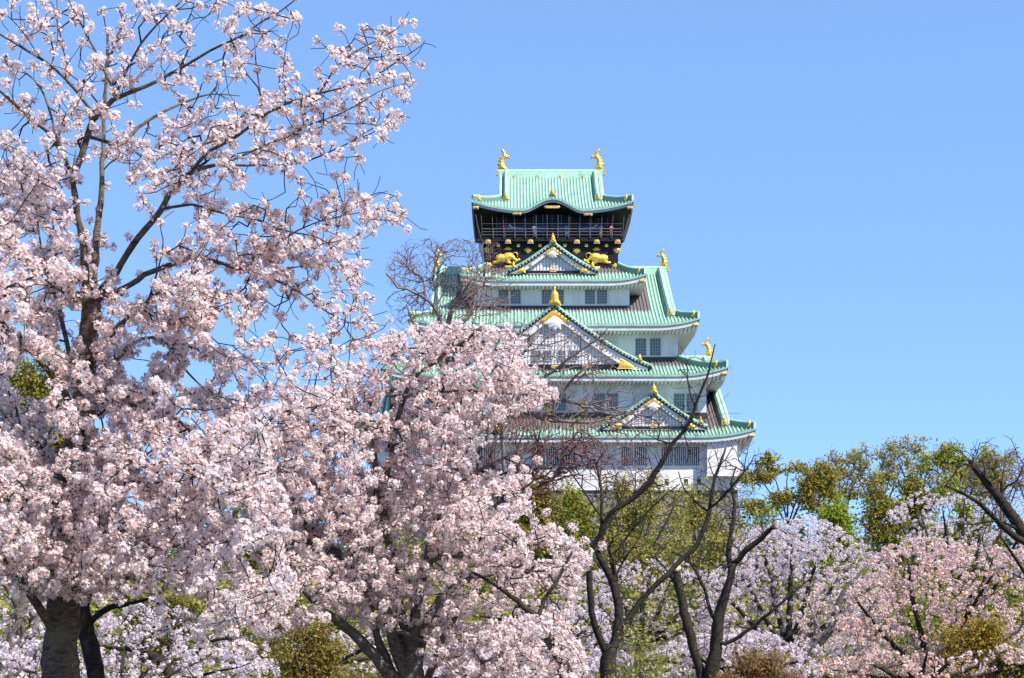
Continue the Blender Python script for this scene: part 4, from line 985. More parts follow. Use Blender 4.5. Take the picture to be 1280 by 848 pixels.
mid2 = [(190, 300), (260, 270), (330, 300), (360, 335), (330, 400), (300, 450), (240, 400), (200, 360)]
ptA = np.concatenate([expl, scatter(dense, 46.0, hA), scatter(mid, 9, hA), scatter(mid2, 16, hA), scatter([(230, 390), (310, 425), (360, 415), (430, 440), (440, 490), (360, 530), (300, 510)], 12, hA), scatter([(-20, 150), (60, 185), (110, 230), (60, 240), (-20, 230)], 12), scatter([(-10, -10), (260, -10), (240, 120), (100, 200), (-10, 180)], 1.6)])
low = np.concatenate([scatter([(-20, 690), (40, 730), (125, 760), (150, 700), (60, 660), (-20, 640)], 13), scatter([(130, 735), (230, 750), (330, 790), (320, 825), (230, 800), (140, 770)], 6), scatter([(62, 455), (150, 455), (140, 720), (50, 720)], 9), scatter([(-25, 560), (330, 560), (350, 700), (280, 770), (100, 740), (-25, 750)], 7, hA)])
tA = depth_for(A, ptA, .22, .012, .9)
tA2 = depth_for(A, low, .2, .01, .5); tA2[:, :] = [P(p[0], p[1], q[1] - .9) for p, q in zip(low, tA2)]
tA = np.concatenate([tA, tA2, A.sprout(380, .03, .22, .2, .030)])
bare = expl[rng.uniform(size=len(expl)) < .55]; bare = bare + rng.normal(0, 17, bare.shape)
bA = depth_for(A, bare, .15, .008, .5)
A.grow(np.concatenate([tA, bA]), rt=.0027)
A.wood(M_barkA, rootA, twig=M_twig)
ob = blossoms(tA, "blossom_crown", rootA, TNEAR)
print("A clusters", len(tA), "nodes", A.n)

# slender second trunk just right of it
rootA2 = empty("cherry_tree", tuple(P(132, 965, 15.2)), "slender dark cherry trunk leaning just right of the thick trunk at the left", "cherry tree", "blossoming cherry trees")
B = Skel(15.2, 40000)
B.limb([(140, 970, 30), (128, 880, 26), (116, 825, 24), (106, 780, 21), (104, 755, 19), (110, 725, 16), (122, 690, 11), (140, 640, 8), (165, 590, 6)], start=True, k=12)
B.limb([(112, 780, 9), (128, 765, 8), (145, 758, 7), (160, 756, 5), (200, 745, 3)], dY=-.4)
B.limb([(112, 722, 9), (95, 690, 8), (70, 650, 6), (40, 630, 4)], dY=.4)
pb = scatter([(40, 600), (220, 560), (330, 640), (300, 720), (200, 760), (60, 720)], 5, hA)
tB = depth_for(B, pb, .3, .008, .8); B.grow(tB, rt=.0027); B.wood(M_barkD, rootA2, twig=M_twig); blossoms(tB, "blossom_crown", rootA2, TNEAR)

# ------------------------------------------------------------------ the cherry in the middle
rootM = empty("cherry_tree", tuple(P(515, 940, 17.0)), "spreading blossoming cherry in the middle whose many grey stems rise from one short trunk", "cherry tree", "blossoming cherry trees")
M = Skel(17.0, 120000)
M.limb([(515, 945, 46), (514, 880, 36), (513, 840, 30), (512, 815, 22)], start=True, k=16)
M.limb([(502, 865, 13), (480, 822, 12), (468, 785, 10), (463, 760, 7), (455, 735, 5)], dY=-.3)
M.limb([(508, 855, 12), (494, 815, 11), (486, 780, 9), (482, 750, 6)], dY=-.5)
M.limb([(526, 865, 13), (543, 828, 11), (556, 790, 8), (575, 765, 5)], dY=-.4)
M.limb([(500, 860, 18), (482, 838, 16), (460, 812, 15), (440, 790, 14), (405, 762, 13), (386, 744, 11), (370, 725, 8), (345, 702, 6), (320, 690, 4)], dY=-.8)
M.limb([(505, 815, 16), (480, 765, 15), (450, 718, 14), (420, 692, 13), (395, 682, 12), (360, 675, 11), (330, 668, 10), (300, 661, 8), (260, 650, 6), (230, 640, 4)], dY=.6)
M.limb([(515, 822, 14), (500, 760, 12), (490, 700, 10.5), (480, 640, 9.5), (472, 595, 8.5), (464, 555, 7.5), (455, 525, 7), (430, 506, 6), (400, 510, 5.5), (375, 514, 5), (349, 519, 4), (320, 530, 2.5)], dY=-.4)
M.limb([(385, 513, 3), (420, 520, 3), (450, 528, 2.5), (480, 540, 2)], dY=-.6)
M.limb([(455, 526, 5), (465, 500, 5), (485, 494, 4.5), (500, 496, 4), (523, 492, 4), (553, 490, 4), (588, 488, 3.5), (615, 490, 3), (653, 493, 2.4), (690, 490, 1.4)], dY=-.6)
M.limb([(478, 630, 8), (488, 570, 7.5), (500, 515, 7), (515, 477, 6), (534, 460, 5), (548, 450, 5), (559, 439, 4.5), (575, 431, 4), (588, 420, 3), (602, 408, 2)], dY=-.5)
M.limb([(430, 506, 3.6), (418, 490, 2.8), (414, 470, 2.4), (413, 440, 2), (411, 412, 1.6), (403, 396, 1.1)], dY=-.2)
M.limb([(512, 825, 13), (520, 765, 12), (528, 728, 9.5), (533, 709, 7), (550, 697, 6), (574, 696, 5), (597, 697, 4.5), (618, 704, 4), (648, 709, 3.5), (672, 692, 2.5), (672, 672, 2)], dY=-1.3)
M.limb([(590, 696, 3), (601, 685, 3), (594, 665, 2.2), (573, 645, 1.5)], dY=-.3)
M.limb([(525, 745, 9), (535, 690, 8), (548, 645, 7), (570, 610, 6), (600, 588, 5), (630, 572, 3), (655, 560, 1.6)], dY=-.2)
M.limb([(508, 835, 7), (492, 790, 6), (526, 801, 4.5), (560, 815, 4), (584, 825, 3.5), (604, 828, 3), (625, 818, 2)], dY=-1.5)
M.limb([(495, 787, 4), (497, 760, 3.5), (485, 740, 2.5), (465, 715, 2)], dY=-.3)
M.limb([(520, 840, 16), (528, 800, 14), (538, 770, 12), (560, 740, 9), (600, 720, 7), (640, 715, 5), (690, 705, 3), (725, 700, 2)], dY=.5)
M.limb([(450, 720, 6), (430, 660, 6), (400, 610, 5.5), (360, 590, 5), (320, 575, 4), (295, 560, 3)], dY=-.5)
M.limb([(395, 684, 6), (375, 640, 5), (341, 620, 5), (310, 602, 5), (289, 600, 4.5), (266, 600, 3.5)], dY=-.5)
densM = [(330, 530), (380, 495), (420, 470), (450, 440), (480, 420), (525, 408), (560, 402), (605, 408), (645, 415), (652, 450), (695, 492), (680, 510), (640, 512), (605, 535), (572, 555), (590, 590), (640, 592), (662, 612), (668, 645), (700, 662), (742, 692), (733, 715), (715, 745), (715, 790), (735, 830), (725, 870), (560, 870), (545, 815), (500, 795), (440, 780), (400, 745), (375, 700), (400, 680), (330, 650), (300, 600)]
hM = [(600, 555, 14, 10), (380, 565, 10, 10), (395, 690, 22, 12), (505, 800, 25, 20), (655, 650, 10, 10), (420, 505, 8, 5), (372, 505, 16, 7), (676, 690, 14, 10), (545, 750, 10, 12), (300, 655, 22, 10), (425, 690, 16, 10)]
ptM = np.concatenate([scatter(densM, 45, hM), scatter([(370, 400), (420, 420), (470, 430), (430, 470), (380, 480)], 3.0), scatter([(270, 510), (350, 480), (440, 490), (460, 700), (400, 775), (330, 800), (280, 740)], 34), scatter([(470, 520), (620, 520), (590, 600), (600, 660), (470, 660)], 20)])
tM = depth_for(M, ptM, .25, .012, 1.0)
front = scatter([(400, 600), (560, 560), (660, 640), (735, 695), (710, 780), (720, 850), (560, 850), (420, 740)], 6.0, hM)
tF = depth_for(M, front, .2, .01, .5); tF = np.array([P(p[0], p[1], q[1] - 1.1) for p, q in zip(front, tF)])
left_front = scatter([(325, 520), (400, 490), (460, 510), (480, 730), (410, 775), (330, 785)], 15)
tL = depth_for(M, left_front, .25, .01, .5); tL = np.array([P(p[0], p[1], q[1] - rng.uniform(1.3, 2.3)) for p, q in zip(left_front, tL)])
solo = zoomlist("(42,95)(130,100)(240,70)(280,65)(310,95)(355,110)(410,75)(410,110)(465,80)(555,65)(570,75)(560,120)(600,165)(640,155)(620,255)(600,265)(695,260)(650,310)(640,330)(720,340)(760,370)(795,400)(700,330)(620,350)(570,350)(690,420)(720,410)(610,470)(540,490)(560,460)(520,440)(600,690)(610,680)(710,685)(590,725)(640,720)(640,765)(650,770)(620,780)(355,655)(300,690)(330,680)", 3.69, 480, 390)
s2 = zoomlist("(570,20)(765,75)(815,80)(860,45)(820,115)(810,215)(825,230)(885,240)(895,235)(985,290)(1000,300)(1035,340)(1050,390)(1100,360)(1000,280)", 2.945, 380, 560)
tS = depth_for(M, np.concatenate([solo, s2]), .2, .004, .4)
tM = np.concatenate([tM, tF, tS, tL])
M.grow(tM, rt=.0027); M.wood(M_barkG, rootM, twig=M_twig); blossoms(tM, "blossom_crown", rootM, TNEAR)
print("M clusters", len(tM), "nodes", M.n)

# dark leaning cherry at the right edge of the middle crown
rootD = empty("cherry_tree", tuple(P(728, 960, 15.8)), "dark leaning cherry trunk between the middle cherry and the forked bare tree", "cherry tree", "blossoming cherry trees")
Dk = Skel(15.8, 30000)
Dk.limb([(733, 965, 22), (716, 870, 18), (706, 838, 16), (692, 808, 14), (677, 782, 11), (655, 758, 8), (640, 745, 6), (615, 730, 4.5), (590, 715, 3)], start=True, k=12)
Dk.limb([(684, 794, 7), (670, 780, 7), (655, 785, 6), (630, 775, 5), (600, 770, 3)], dY=-.4)
Dk.limb([(672, 778, 6), (680, 750, 5), (700, 720, 4), (715, 690, 3)], dY=.3)
pd = scatter([(560, 700), (660, 690), (735, 690), (725, 760), (740, 850), (600, 850), (550, 780)], 6, hM)
tD = depth_for(Dk, pd, .3, .008, .7) + np.array([0, .45, 0]); Dk.grow(tD, rt=.0025); Dk.wood(M_barkD, rootD, twig=M_twig); blossoms(tD, "blossom_crown", rootD, TNEAR)
# ------------------------------------------------------------------ leafy and bare trees
def blob_pts(blobs, Y, thick=.8):
    out = []
    for px, py, rx, ry, n in blobs:
        u = nrm(rng.normal(size=(n, 3))) * rng.uniform(.15, 1, (n, 1)) ** .45
        for a in u:
            Yd = Y + a[1] * rx * Y / F * thick
            out.append(P(px + a[0] * rx, py + a[2] * ry, Yd))
    return np.array(out)

def leaves(tips, name, root, per, spread, size, cols, kind=None, up=.0, mat=None):
    n = len(tips) * per
    c = np.repeat(tips, per, 0) + rng.normal(0, spread, (n, 3))
    a, b, nn = basis(rng.normal(size=(n, 3)) + np.array([0, 0, up]))
    g = rng.uniform(0, 6.28, (n, 1)); x = a * np.cos(g) + b * np.sin(g); y = -a * np.sin(g) + b * np.cos(g)
    s = size * rng.uniform(.6, 1.3, (n, 1))
    V = np.stack([c - x * s, c + y * s * .45 + nn * s * .12, c + x * s, c - y * s * .45 + nn * s * .12], 1)
    cols = np.array(cols); tipcol = cols[rng.integers(len(cols), size=len(tips))]
    cc = np.repeat(tipcol, per, 0) * rng.uniform(.7, 1.3, (n, 1)) + rng.normal(0, .006, (n, 3))
    cc = np.repeat(np.clip(cc, .004, .95), 4, 0)
    Q = np.arange(n * 4).reshape(-1, 4)
    me = mesh_np(name, V.reshape(-1, 3) - np.array(root.location), Q, None, col=cc, mats=[mat or M_leaf])
    o = link(name, me, root)
    return o

OLIVE = [(.33, .29, .055), (.39, .33, .06), (.25, .23, .045), (.42, .34, .065)]
LIME = [(.33, .40, .04), (.40, .46, .06), (.27, .34, .04)]
YGREEN = [(.40, .36, .07), (.46, .40, .085), (.33, .32, .06), (.48, .40, .11)]
RUST = [(.28, .15, .06), (.24, .18, .05), (.32, .17, .075), (.19, .18, .04)]
DGREEN = [(.06, .09, .022), (.08, .11, .026), (.10, .12, .03)]

def tree(kind, label, cat, group, Y, base, limbs, tips=(), bark=None, leaf=None, rt=.006, step=.3, twig_tips=None, crown="crown", blossom=None, wob=.12, thick=.8, cap=90000, sc=3.0, penal=.6, shoots=None, curl=.3):
    root = empty(kind, tuple(P(base[0], base[1], Y)), label, cat, group)
    sk = Skel(Y, cap, scale=sc)
    for i, l in enumerate(limbs):
        sk.limb(l[0] if isinstance(l[0], list) else l, dY=(l[1] if isinstance(l[0], list) else 0), start=(i == 0))
    T = blob_pts(tips, Y, thick) if len(tips) else np.zeros((0, 3))
    TT = blob_pts(twig_tips, Y, thick) if twig_tips else np.zeros((0, 3))
    al = np.concatenate([T, TT] + ([sk.sprout(*shoots)] if shoots else []))
    if len(al): sk.grow(al, rt=rt, step=step, wob=wob, penal=penal, curl=curl)
    w = sk.wood(bark or M_barkF, root, twig=M_twig if bark is M_barkD else None)
    if leaf:
        per, spread, size, cols = leaf; leaves(T, crown, root, per, spread, size, cols)
    if blossom:
        blossoms(T, "blossom_crown", root, *blossom)
    return root, sk

def ground_py(Y): return HY + EYE / Y * F

# forked dark bare tree right of the middle cherry
G1 = "bare trees before the castle"
Y = 22.0
tree("bare_tree", "dark bare tree forking into a V, long limb crossing the castle's lowest roof", "tree", G1, Y, (762, 895),
 [[[(762, 900, 30.8), (760, 860, 22.4), (761, 825, 18.2), (764, 806, 15.4)], 0],
  [[(764, 812, 12.6), (770, 798, 11.9), (774, 764, 11.2), (764, 723, 9.8), (750, 696, 8.4), (747, 690, 7.0)], .2],
  [[(770, 725, 6.3), (766, 700, 5.6), (760, 685, 4.2)], .2],
  [[(758, 815, 9.8), (746, 790, 8.4), (740, 764, 7.7), (735, 706, 7.3), (738, 690, 7.7), (750, 669, 7.7), (757, 652, 7.0), (770, 637, 7.0), (795, 620, 7.0), (818, 592, 6.3), (840, 557, 5.6), (856, 538, 4.9), (866, 520, 4.2), (872, 498, 3.8), (884, 472, 2.8), (888, 455, 2.1), (894, 430, 1.4)], -.4],
  [[(752, 664, 4.9), (752, 640, 4.5), (752, 614, 4.2), (747, 590, 3.1), (744, 575, 2.1)], .2],
  [[(868, 506, 2.1), (862, 490, 1.8), (858, 470, 1.5), (850, 462, 1.1)], .2],
  [[(776, 800, 7.7), (784, 776, 7.3), (800, 752, 7.0), (842, 711, 6.3), (870, 682, 5.9), (880, 660, 5.6), (886, 640, 5.2), (893, 598, 4.2), (903, 572, 3.1), (907, 560, 2.4)], .3],
  [[(886, 640, 2.8), (870, 628, 2.4), (855, 610, 1.8), (848, 590, 1.3)], .2],
  [[(888, 635, 3.1), (905, 620, 2.8), (922, 600, 2.4), (938, 580, 1.4)], -.3],
  [[(770, 690, 3.5), (800, 650, 2.8), (830, 620, 2.1), (850, 605, 1.4)], .3],
  [[(764, 735, 3.5), (780, 700, 2.8), (800, 670, 2.1), (808, 640, 1.7), (812, 610, 1.1)], .5],
  [[(757, 655, 2.8), (740, 630, 2.1), (720, 600, 1.7), (700, 575, 1.1)], -.2]],
 bark=M_barkD, rt=.0024, step=.12, sc=1.2, shoots=(620, .2, .95), penal=1.0, wob=.07, twig_tips=[(900, 590, 55, 40, 130), (930, 575, 30, 30, 70), (868, 470, 28, 40, 36), (835, 540, 50, 50, 100), (750, 590, 50, 40, 110), (800, 620, 60, 40, 110), (800, 700, 40, 40, 60), (690, 570, 40, 40, 70)], thick=.5)
Y = 24.0
r_, sk_ = tree("bare_tree", "bare tree with a pale sawn-off stub beside its forked mossy trunk", "tree", G1, Y, (888, 882),
 [[[(886, 888, 25.2), (888, 850, 19.6), (894, 815, 16.8), (898, 775, 14.0), (906, 745, 11.9), (913, 723, 10.5), (917, 704, 9.8)], 0],
  [[(917, 706, 8.4), (930, 690, 7.7), (945, 678, 7.0), (958, 667, 6.3), (968, 658, 4.9)], -.3],
  [[(914, 715, 6.3), (911, 690, 5.6), (915, 660, 4.9), (918, 630, 3.8), (914, 605, 2.8), (920, 585, 1.8)], .2],
  [[(884, 870, 14.0), (876, 845, 12.6), (866, 805, 11.9), (856, 765, 11.2), (849, 735, 10.8), (845, 712, 10.5)], .2],
  [[(893, 800, 6.3), (905, 805, 5.6), (925, 795, 4.9), (948, 778, 4.2), (970, 760, 3.5), (995, 739, 2.4), (1010, 725, 1.4)], -.4],
  [[(897, 780, 5.6), (888, 765, 4.9), (882, 740, 4.9), (872, 720, 4.2), (860, 700, 2.8), (840, 690, 1.8)], .5],
  [[(850, 745, 3.5), (838, 720, 2.8), (822, 700, 2.1), (806, 690, 1.4)], .3]],
 bark=M_barkD, rt=.0025, step=.12, sc=1.2, shoots=(620, .2, .95), penal=1.0, wob=.07, twig_tips=[(930, 640, 40, 50, 45), (965, 650, 30, 30, 30), (900, 690, 40, 40, 35), (985, 740, 40, 25, 30), (840, 690, 40, 30, 30)], thick=.5)
q = sk_.P[np.argmin(((proj(sk_.P[:sk_.n]) - np.array([845, 712])) ** 2).sum(1) + 1e6 * (~sk_.isl[:sk_.n]))]; m = MB(); m.tube([q - np.array(r_.location) + np.array([0, .03, -.03]), q - np.array(r_.location) + np.array([.01, -.062, .035])], [.066, .060], 14); m.build("sawn_face", M_cut, r_)
Y = 20.0
tree("bare_tree", "bare arching limb with broken tips reaching in from the right edge over the cherries", "tree", G1, Y, (1420, 910),
 [[[(1425, 915, 42.5), (1400, 800, 30.6), (1350, 730, 22.1), (1300, 690, 17.0), (1280, 668, 14.4), (1253, 629, 11.9), (1235, 605, 10.2), (1222, 590, 8.5), (1212, 576, 6.0)], 0],
  [[(1300, 690, 11.9), (1270, 672, 8.5), (1250, 655, 6.8), (1225, 630, 5.1), (1200, 615, 3.4), (1183, 608, 2.1)], -.3],
  [[(1253, 632, 5.1), (1252, 615, 4.2), (1251, 600, 3.8)], 0],
  [[(1280, 665, 4.2), (1250, 652, 3.4), (1220, 655, 3.0), (1195, 656, 2.1)], -.4],
  [[(1222, 588, 3.4), (1205, 580, 2.5), (1190, 596, 2.1), (1180, 610, 1.5)], -.2],
  [[(1320, 700, 6.8), (1300, 740, 5.1), (1270, 700, 4.2), (1250, 670, 2.5)], -.5]],
 bark=M_barkD, rt=.0024, step=.12, sc=1.2, shoots=(260, .15, .75), penal=1.0, wob=.07, twig_tips=[(1215, 565, 55, 25, 60), (1260, 580, 45, 40, 50), (1225, 640, 50, 40, 30), (1255, 700, 40, 40, 30)], thick=.5)

# bare trees farther back, before the keep
tree("bare_tree", "pale twiggy bare tree before the castle's left corner, twigs fine against the sky", "tree", G1, 62.0, (560, 795),
 [[[(556, 800, 12), (556, 560, 8), (553, 430, 6), (550, 398, 5)], 0],
  [[(551, 402, 5), (546, 390, 4.5), (538, 378, 4), (525, 370, 3.5), (508, 361, 3), (497, 360, 2.8), (490, 350, 2.4), (483, 342, 1.8)], -1],
  [[(532, 374, 3.4), (530, 352, 3), (522, 344, 2.6), (510, 335, 2.2), (502, 325, 1.6)], 1],
  [[(546, 390, 3), (546, 370, 2.6), (541, 350, 2.2), (545, 330, 1.8), (552, 310, 1.2)], .5],
  [[(556, 420, 7), (562, 398, 6), (566, 385, 5), (576, 370, 3.5), (583, 360, 2.5), (592, 345, 1.6)], -1],
  [[(560, 415, 5), (585, 398, 4), (590, 390, 3.6), (595, 370, 3), (600, 362, 2.6), (607, 352, 2), (620, 340, 1.4)], 1],
  [[(553, 440, 5), (530, 420, 4), (515, 400, 3), (508, 380, 2.2)], -1]],
 bark=M_barkT, rt=.0050, step=.35, twig_tips=[(500, 335, 22, 30, 342), (530, 325, 34, 32, 484), (570, 335, 40, 40, 741), (610, 360, 40, 40, 570), (545, 375, 45, 35, 684), (505, 385, 26, 30, 199), (600, 310, 35, 15, 171)], thick=.9, wob=.05, penal=1.4, curl=.10)
tree("bare_tree", "reddish brown bare tree with upswept brush-like twigs before the castle's lower storeys", "tree", G1, 66.0, (620, 795),
 [[[(622, 800, 11), (622, 700, 8), (624, 640, 6), (628, 610, 4)], 0]] +
  [[[(624, 640 - i * 3, 5), (600 + i * 22, 600, 4), (585 + i * 30, 570, 3), (588 + i * 34, 535, 1.6)], rng.uniform(-2, 2)] for i in range(5)],
 bark=M_barkR, rt=.0078, step=.4, twig_tips=[(620, 560, 60, 40, 1197), (660, 600, 60, 28, 500), (780, 590, 50, 30, 300), (700, 572, 70, 34, 940), (580, 540, 30, 50, 427), (640, 525, 50, 25, 427), (730, 560, 40, 35, 370)], thick=.8, penal=2.0, wob=.05, curl=.06)
tree("bare_tree", "grey bare tree with long level boughs and few yellow buds before the castle's front gables", "tree", G1, 55.0, (650, 803),
 [[[(648, 806, 12), (640, 700, 8), (632, 600, 6), (628, 540, 4.5), (630, 510, 4)], 0],
  [[(630, 520, 6), (655, 490, 5), (690, 465, 4), (715, 445, 3.4), (745, 425, 2.4), (760, 410, 1.5)], -1],
  [[(629, 545, 6), (650, 515, 5), (680, 525, 4.5), (710, 527, 4), (740, 528, 3), (765, 520, 1.8)], 1],
  [[(632, 508, 5), (640, 470, 4), (655, 440, 3), (672, 415, 2)], .5],
  [[(692, 500, 4), (712, 503, 3.6), (740, 505, 2.8), (765, 498, 1.8)], -1],
  [[(650, 515, 4), (690, 500, 4), (720, 470, 3), (735, 455, 2)], -.5],
  [[(630, 510, 5), (615, 470, 4), (600, 440, 3), (590, 410, 2), (600, 385, 1.4)], .5]],
 bark=M_barkT, rt=.0056, step=.32, tips=[(700, 525, 60, 22, 16), (650, 460, 30, 20, 5)], leaf=(3, .12, .10, [(.30, .26, .05), (.26, .20, .06)]),
 twig_tips=[(720, 440, 60, 40, 456), (650, 440, 50, 55, 541), (760, 500, 55, 40, 370), (690, 500, 60, 40, 399), (600, 400, 45, 45, 484), (800, 540, 50, 40, 199)], thick=.9, wob=.05, penal=1.4, curl=.10)

# leafing trees under the keep's stone base
G2 = "leafing trees under the castle's stone base"
def bush(kind, label, group, Y, px, top, w, n, leaf, stems=5, bark=None, cat="tree", trunk=.5):
    """a crown between top and the ground around px, w half width in px"""
    gp = ground_py(Y); h = gp - top
    L = [[[(px, gp + 2, w * .16), (px + rng.uniform(-3, 3), gp - h * .25, w * .12), (px, gp - h * .4, w * .10)], 0]]
    for i in range(stems):
        a = (i - (stems - 1) / 2) / max(stems - 1, 1) * 2
        L.append([[(px, gp - h * .35, w * .07), (px + a * w * .4, gp - h * .55, w * .05), (px + a * w * .75, gp - h * .8, w * .025)], rng.uniform(-1, 1) * w * Y / F * .5])
    tips = []
    nb = 30; low = cat == "bush"
    if low:
        L = [[[(px, gp + 2, w * .10), (px, gp - h * .12, w * .08), (px, gp - h * .2, w * .06)], 0]] + [[[(px, gp - h * .15, w * .05), (px + a * w * .4, gp - h * .45, w * .035), (px + a * w * .7, gp - h * .8, w * .015)], rng.uniform(-1, 1) * w * Y / F * .5] for a in (-1, -.5, 0, .5, 1)]
    for i in range(nb):
        a = rng.uniform(0, 6.28); rr = rng.uniform(.1, .62)
        if low:
            q = rng.uniform(0, 1); tips.append((px + w * rng.normal(0, .55) * (.6 + .5 * q), top + h * (.04 + .8 * q), w * rng.uniform(.10, .30), h * rng.uniform(.05, .16), int(n * 2.0) // nb)); continue
        q = rng.uniform(0, 1); tips.append((px + w * rng.normal(0, .55) * (.45 + .6 * q), top + h * (.05 + .55 * q), w * rng.uniform(.10, .34), h * rng.uniform(.03, .11), int(n * 1.5) // nb))
    return tree(kind, label, cat, group, Y, (px, gp), L, tips=tips, bark=bark or M_barkF, leaf=leaf, rt=.0022 * Y / 20, step=.02 * Y, sc=Y / 20.)
def LF(Y, per, cols, s=2.6, sp=4.0): return (per, sp * Y / F, s * Y / F, cols)
bush("leafing_tree", "rusty olive leafing tree under the castle, left of the forked bare tree", G2, 75, 680, 598, 62, 560, LF(75, 16, RUST + OLIVE))
bush("leafing_tree", "bright green leafing bush lit by the sun under the castle wall", G2, 70, 722, 608, 34, 260, LF(70, 12, LIME + OLIVE))
bush("leafing_tree", "yellow-green feathery tree under the centre of the castle's stone base", G2, 80, 792, 590, 70, 560, LF(80, 8, YGREEN, 2.2, 4.5))
bush("leafing_tree", "thin yellow-green tree before the stone base, under its loophole windows", G2, 85, 868, 604, 54, 400, LF(85, 7, YGREEN, 2.2, 4.5))
bush("leafing_tree", "low olive tree at the right foot of the stone base", G2, 72, 905, 668, 48, 300, LF(72, 8, YGREEN + OLIVE, 2.2))
bush("leafing_tree", "low yellow-green tree behind the forked bare tree's trunk", G2, 64, 780, 650, 66, 420, LF(64, 10, YGREEN + OLIVE, 2.2))
bush("leafing_tree", "dark mixed green tree behind the right side of the middle cherry", G2, 60, 690, 650, 52, 320, LF(60, 12, OLIVE + DGREEN))
bush("leafing_tree", "tall slim budding tree at the castle's right corner, pale against the sky", G2, 84, 934, 590, 17, 90, LF(84, 5, YGREEN, 2.0), stems=3)

# trees on the skyline at the right
G3 = "trees on the skyline at the right"
def sky_tree(label, Y, px, top, bot, w, n, leaf, fan, twigs=0, bark=None):
    h = bot - top; w = w * 1.3
    gp = ground_py(Y)
    L = [[[(px, gp, w * .14), (px, (gp + bot) / 2, w * .11), (px, bot, w * .09), (px + rng.uniform(-2, 2), bot - h * .2, w * .065)], 0]]
    for i in range(fan):
        a = (i - (fan - 1) / 2) / max(fan - 1, 1) * 2 + rng.uniform(-.2, .2)
        L.append([[(px, bot - h * rng.uniform(-.15, .15), w * .045), (px + a * w * .3, bot - h * .42, w * .035), (px + a * w * .55 + rng.uniform(-3, 3), bot - h * .65, w * .026), (px + a * w * .8 + rng.uniform(-5, 5), top + h * (.08 + .30 * abs(a)), w * .012)], rng.uniform(-1, 1) * w * Y / F * .7])
    tips = []
    for i in range(48):
        a = rng.uniform(-1, 1)
        tips.append((px + a * w * 1.05, top + h * (.04 + .60 * rng.uniform(0, 1) + .20 * a * a), w * rng.uniform(.08, .22), h * rng.uniform(.03, .08), max(4, n // 17)))
    tw = [(px, top + h * .38, w * 1.0, h * .38, twigs)] if twigs else None
    return tree("skyline_tree", label, "tree", G3, Y, (px, gp), L, tips=tips, bark=bark or M_barkF, leaf=leaf, rt=.0018 * Y / 20, step=.02 * Y, sc=Y / 20., twig_tips=tw, wob=.06, penal=1.2)
sky_tree("olive leafy tree nearest the castle on the skyline, with layered open crown", 95, 985, 566, 668, 44, 300, LF(95, 9, OLIVE, 2.6, 3.6), 5)
sky_tree("sparse tree with many thin upright stems right of the olive skyline tree", 100, 1050, 560, 660, 36, 130, LF(100, 6, OLIVE, 2.2, 3.2), 7, 160)
sky_tree("tall sparse vase-shaped tree in the middle of the right skyline", 104, 1098, 552, 660, 38, 130, LF(104, 6, OLIVE + YGREEN, 2.2, 3.2), 7, 160)
sky_tree("highest thin-leaved tree of the right skyline", 100, 1142, 544, 650, 36, 150, LF(100, 6, OLIVE + YGREEN, 2.2, 3.2), 6, 150)
sky_tree("yellow-green round-topped tree behind the bare arching limb", 92, 1200, 556, 650, 44, 320, LF(92, 9, YGREEN + LIME, 2.4, 3.6), 5, 60)
sky_tree("leafless brownish tree at the far right of the skyline", 90, 1252, 556, 660, 40, 40, LF(90, 3, RUST, 2, 3), 7, 420, M_barkT)
sky_tree("second leafless brownish tree at the picture's right edge", 94, 1292, 548, 660, 34, 28, LF(94, 3, RUST, 2, 3), 6, 300, M_barkT)
G4 = "bushes among the right cherries"
bush("bush", "bright lime bush below the sparse skyline trees", G4, 76, 1052, 636, 34, 380, LF(76, 12, LIME), cat="bush")
bush("bush", "small lime-topped bush beside the stone base, left of the skyline trees", G4, 78, 960, 642, 30, 200, LF(78, 10, LIME + OLIVE), cat="bush")
bush("bush", "tall orange-brown and green bush with a lime top, behind the upper right cherry", G4, 72, 1110, 606, 34, 420, LF(72, 12, RUST + OLIVE + LIME), cat="bush")
bush("bush", "wide lime bush behind the bare arching limb", G4, 74, 1205, 604, 52, 460, LF(74, 12, LIME + OLIVE), cat="bush")
bush("bush", "dark green bush between the lime bush and the orange-brown one", G4, 80, 1160, 596, 40, 360, LF(80, 12, DGREEN + OLIVE), cat="bush")

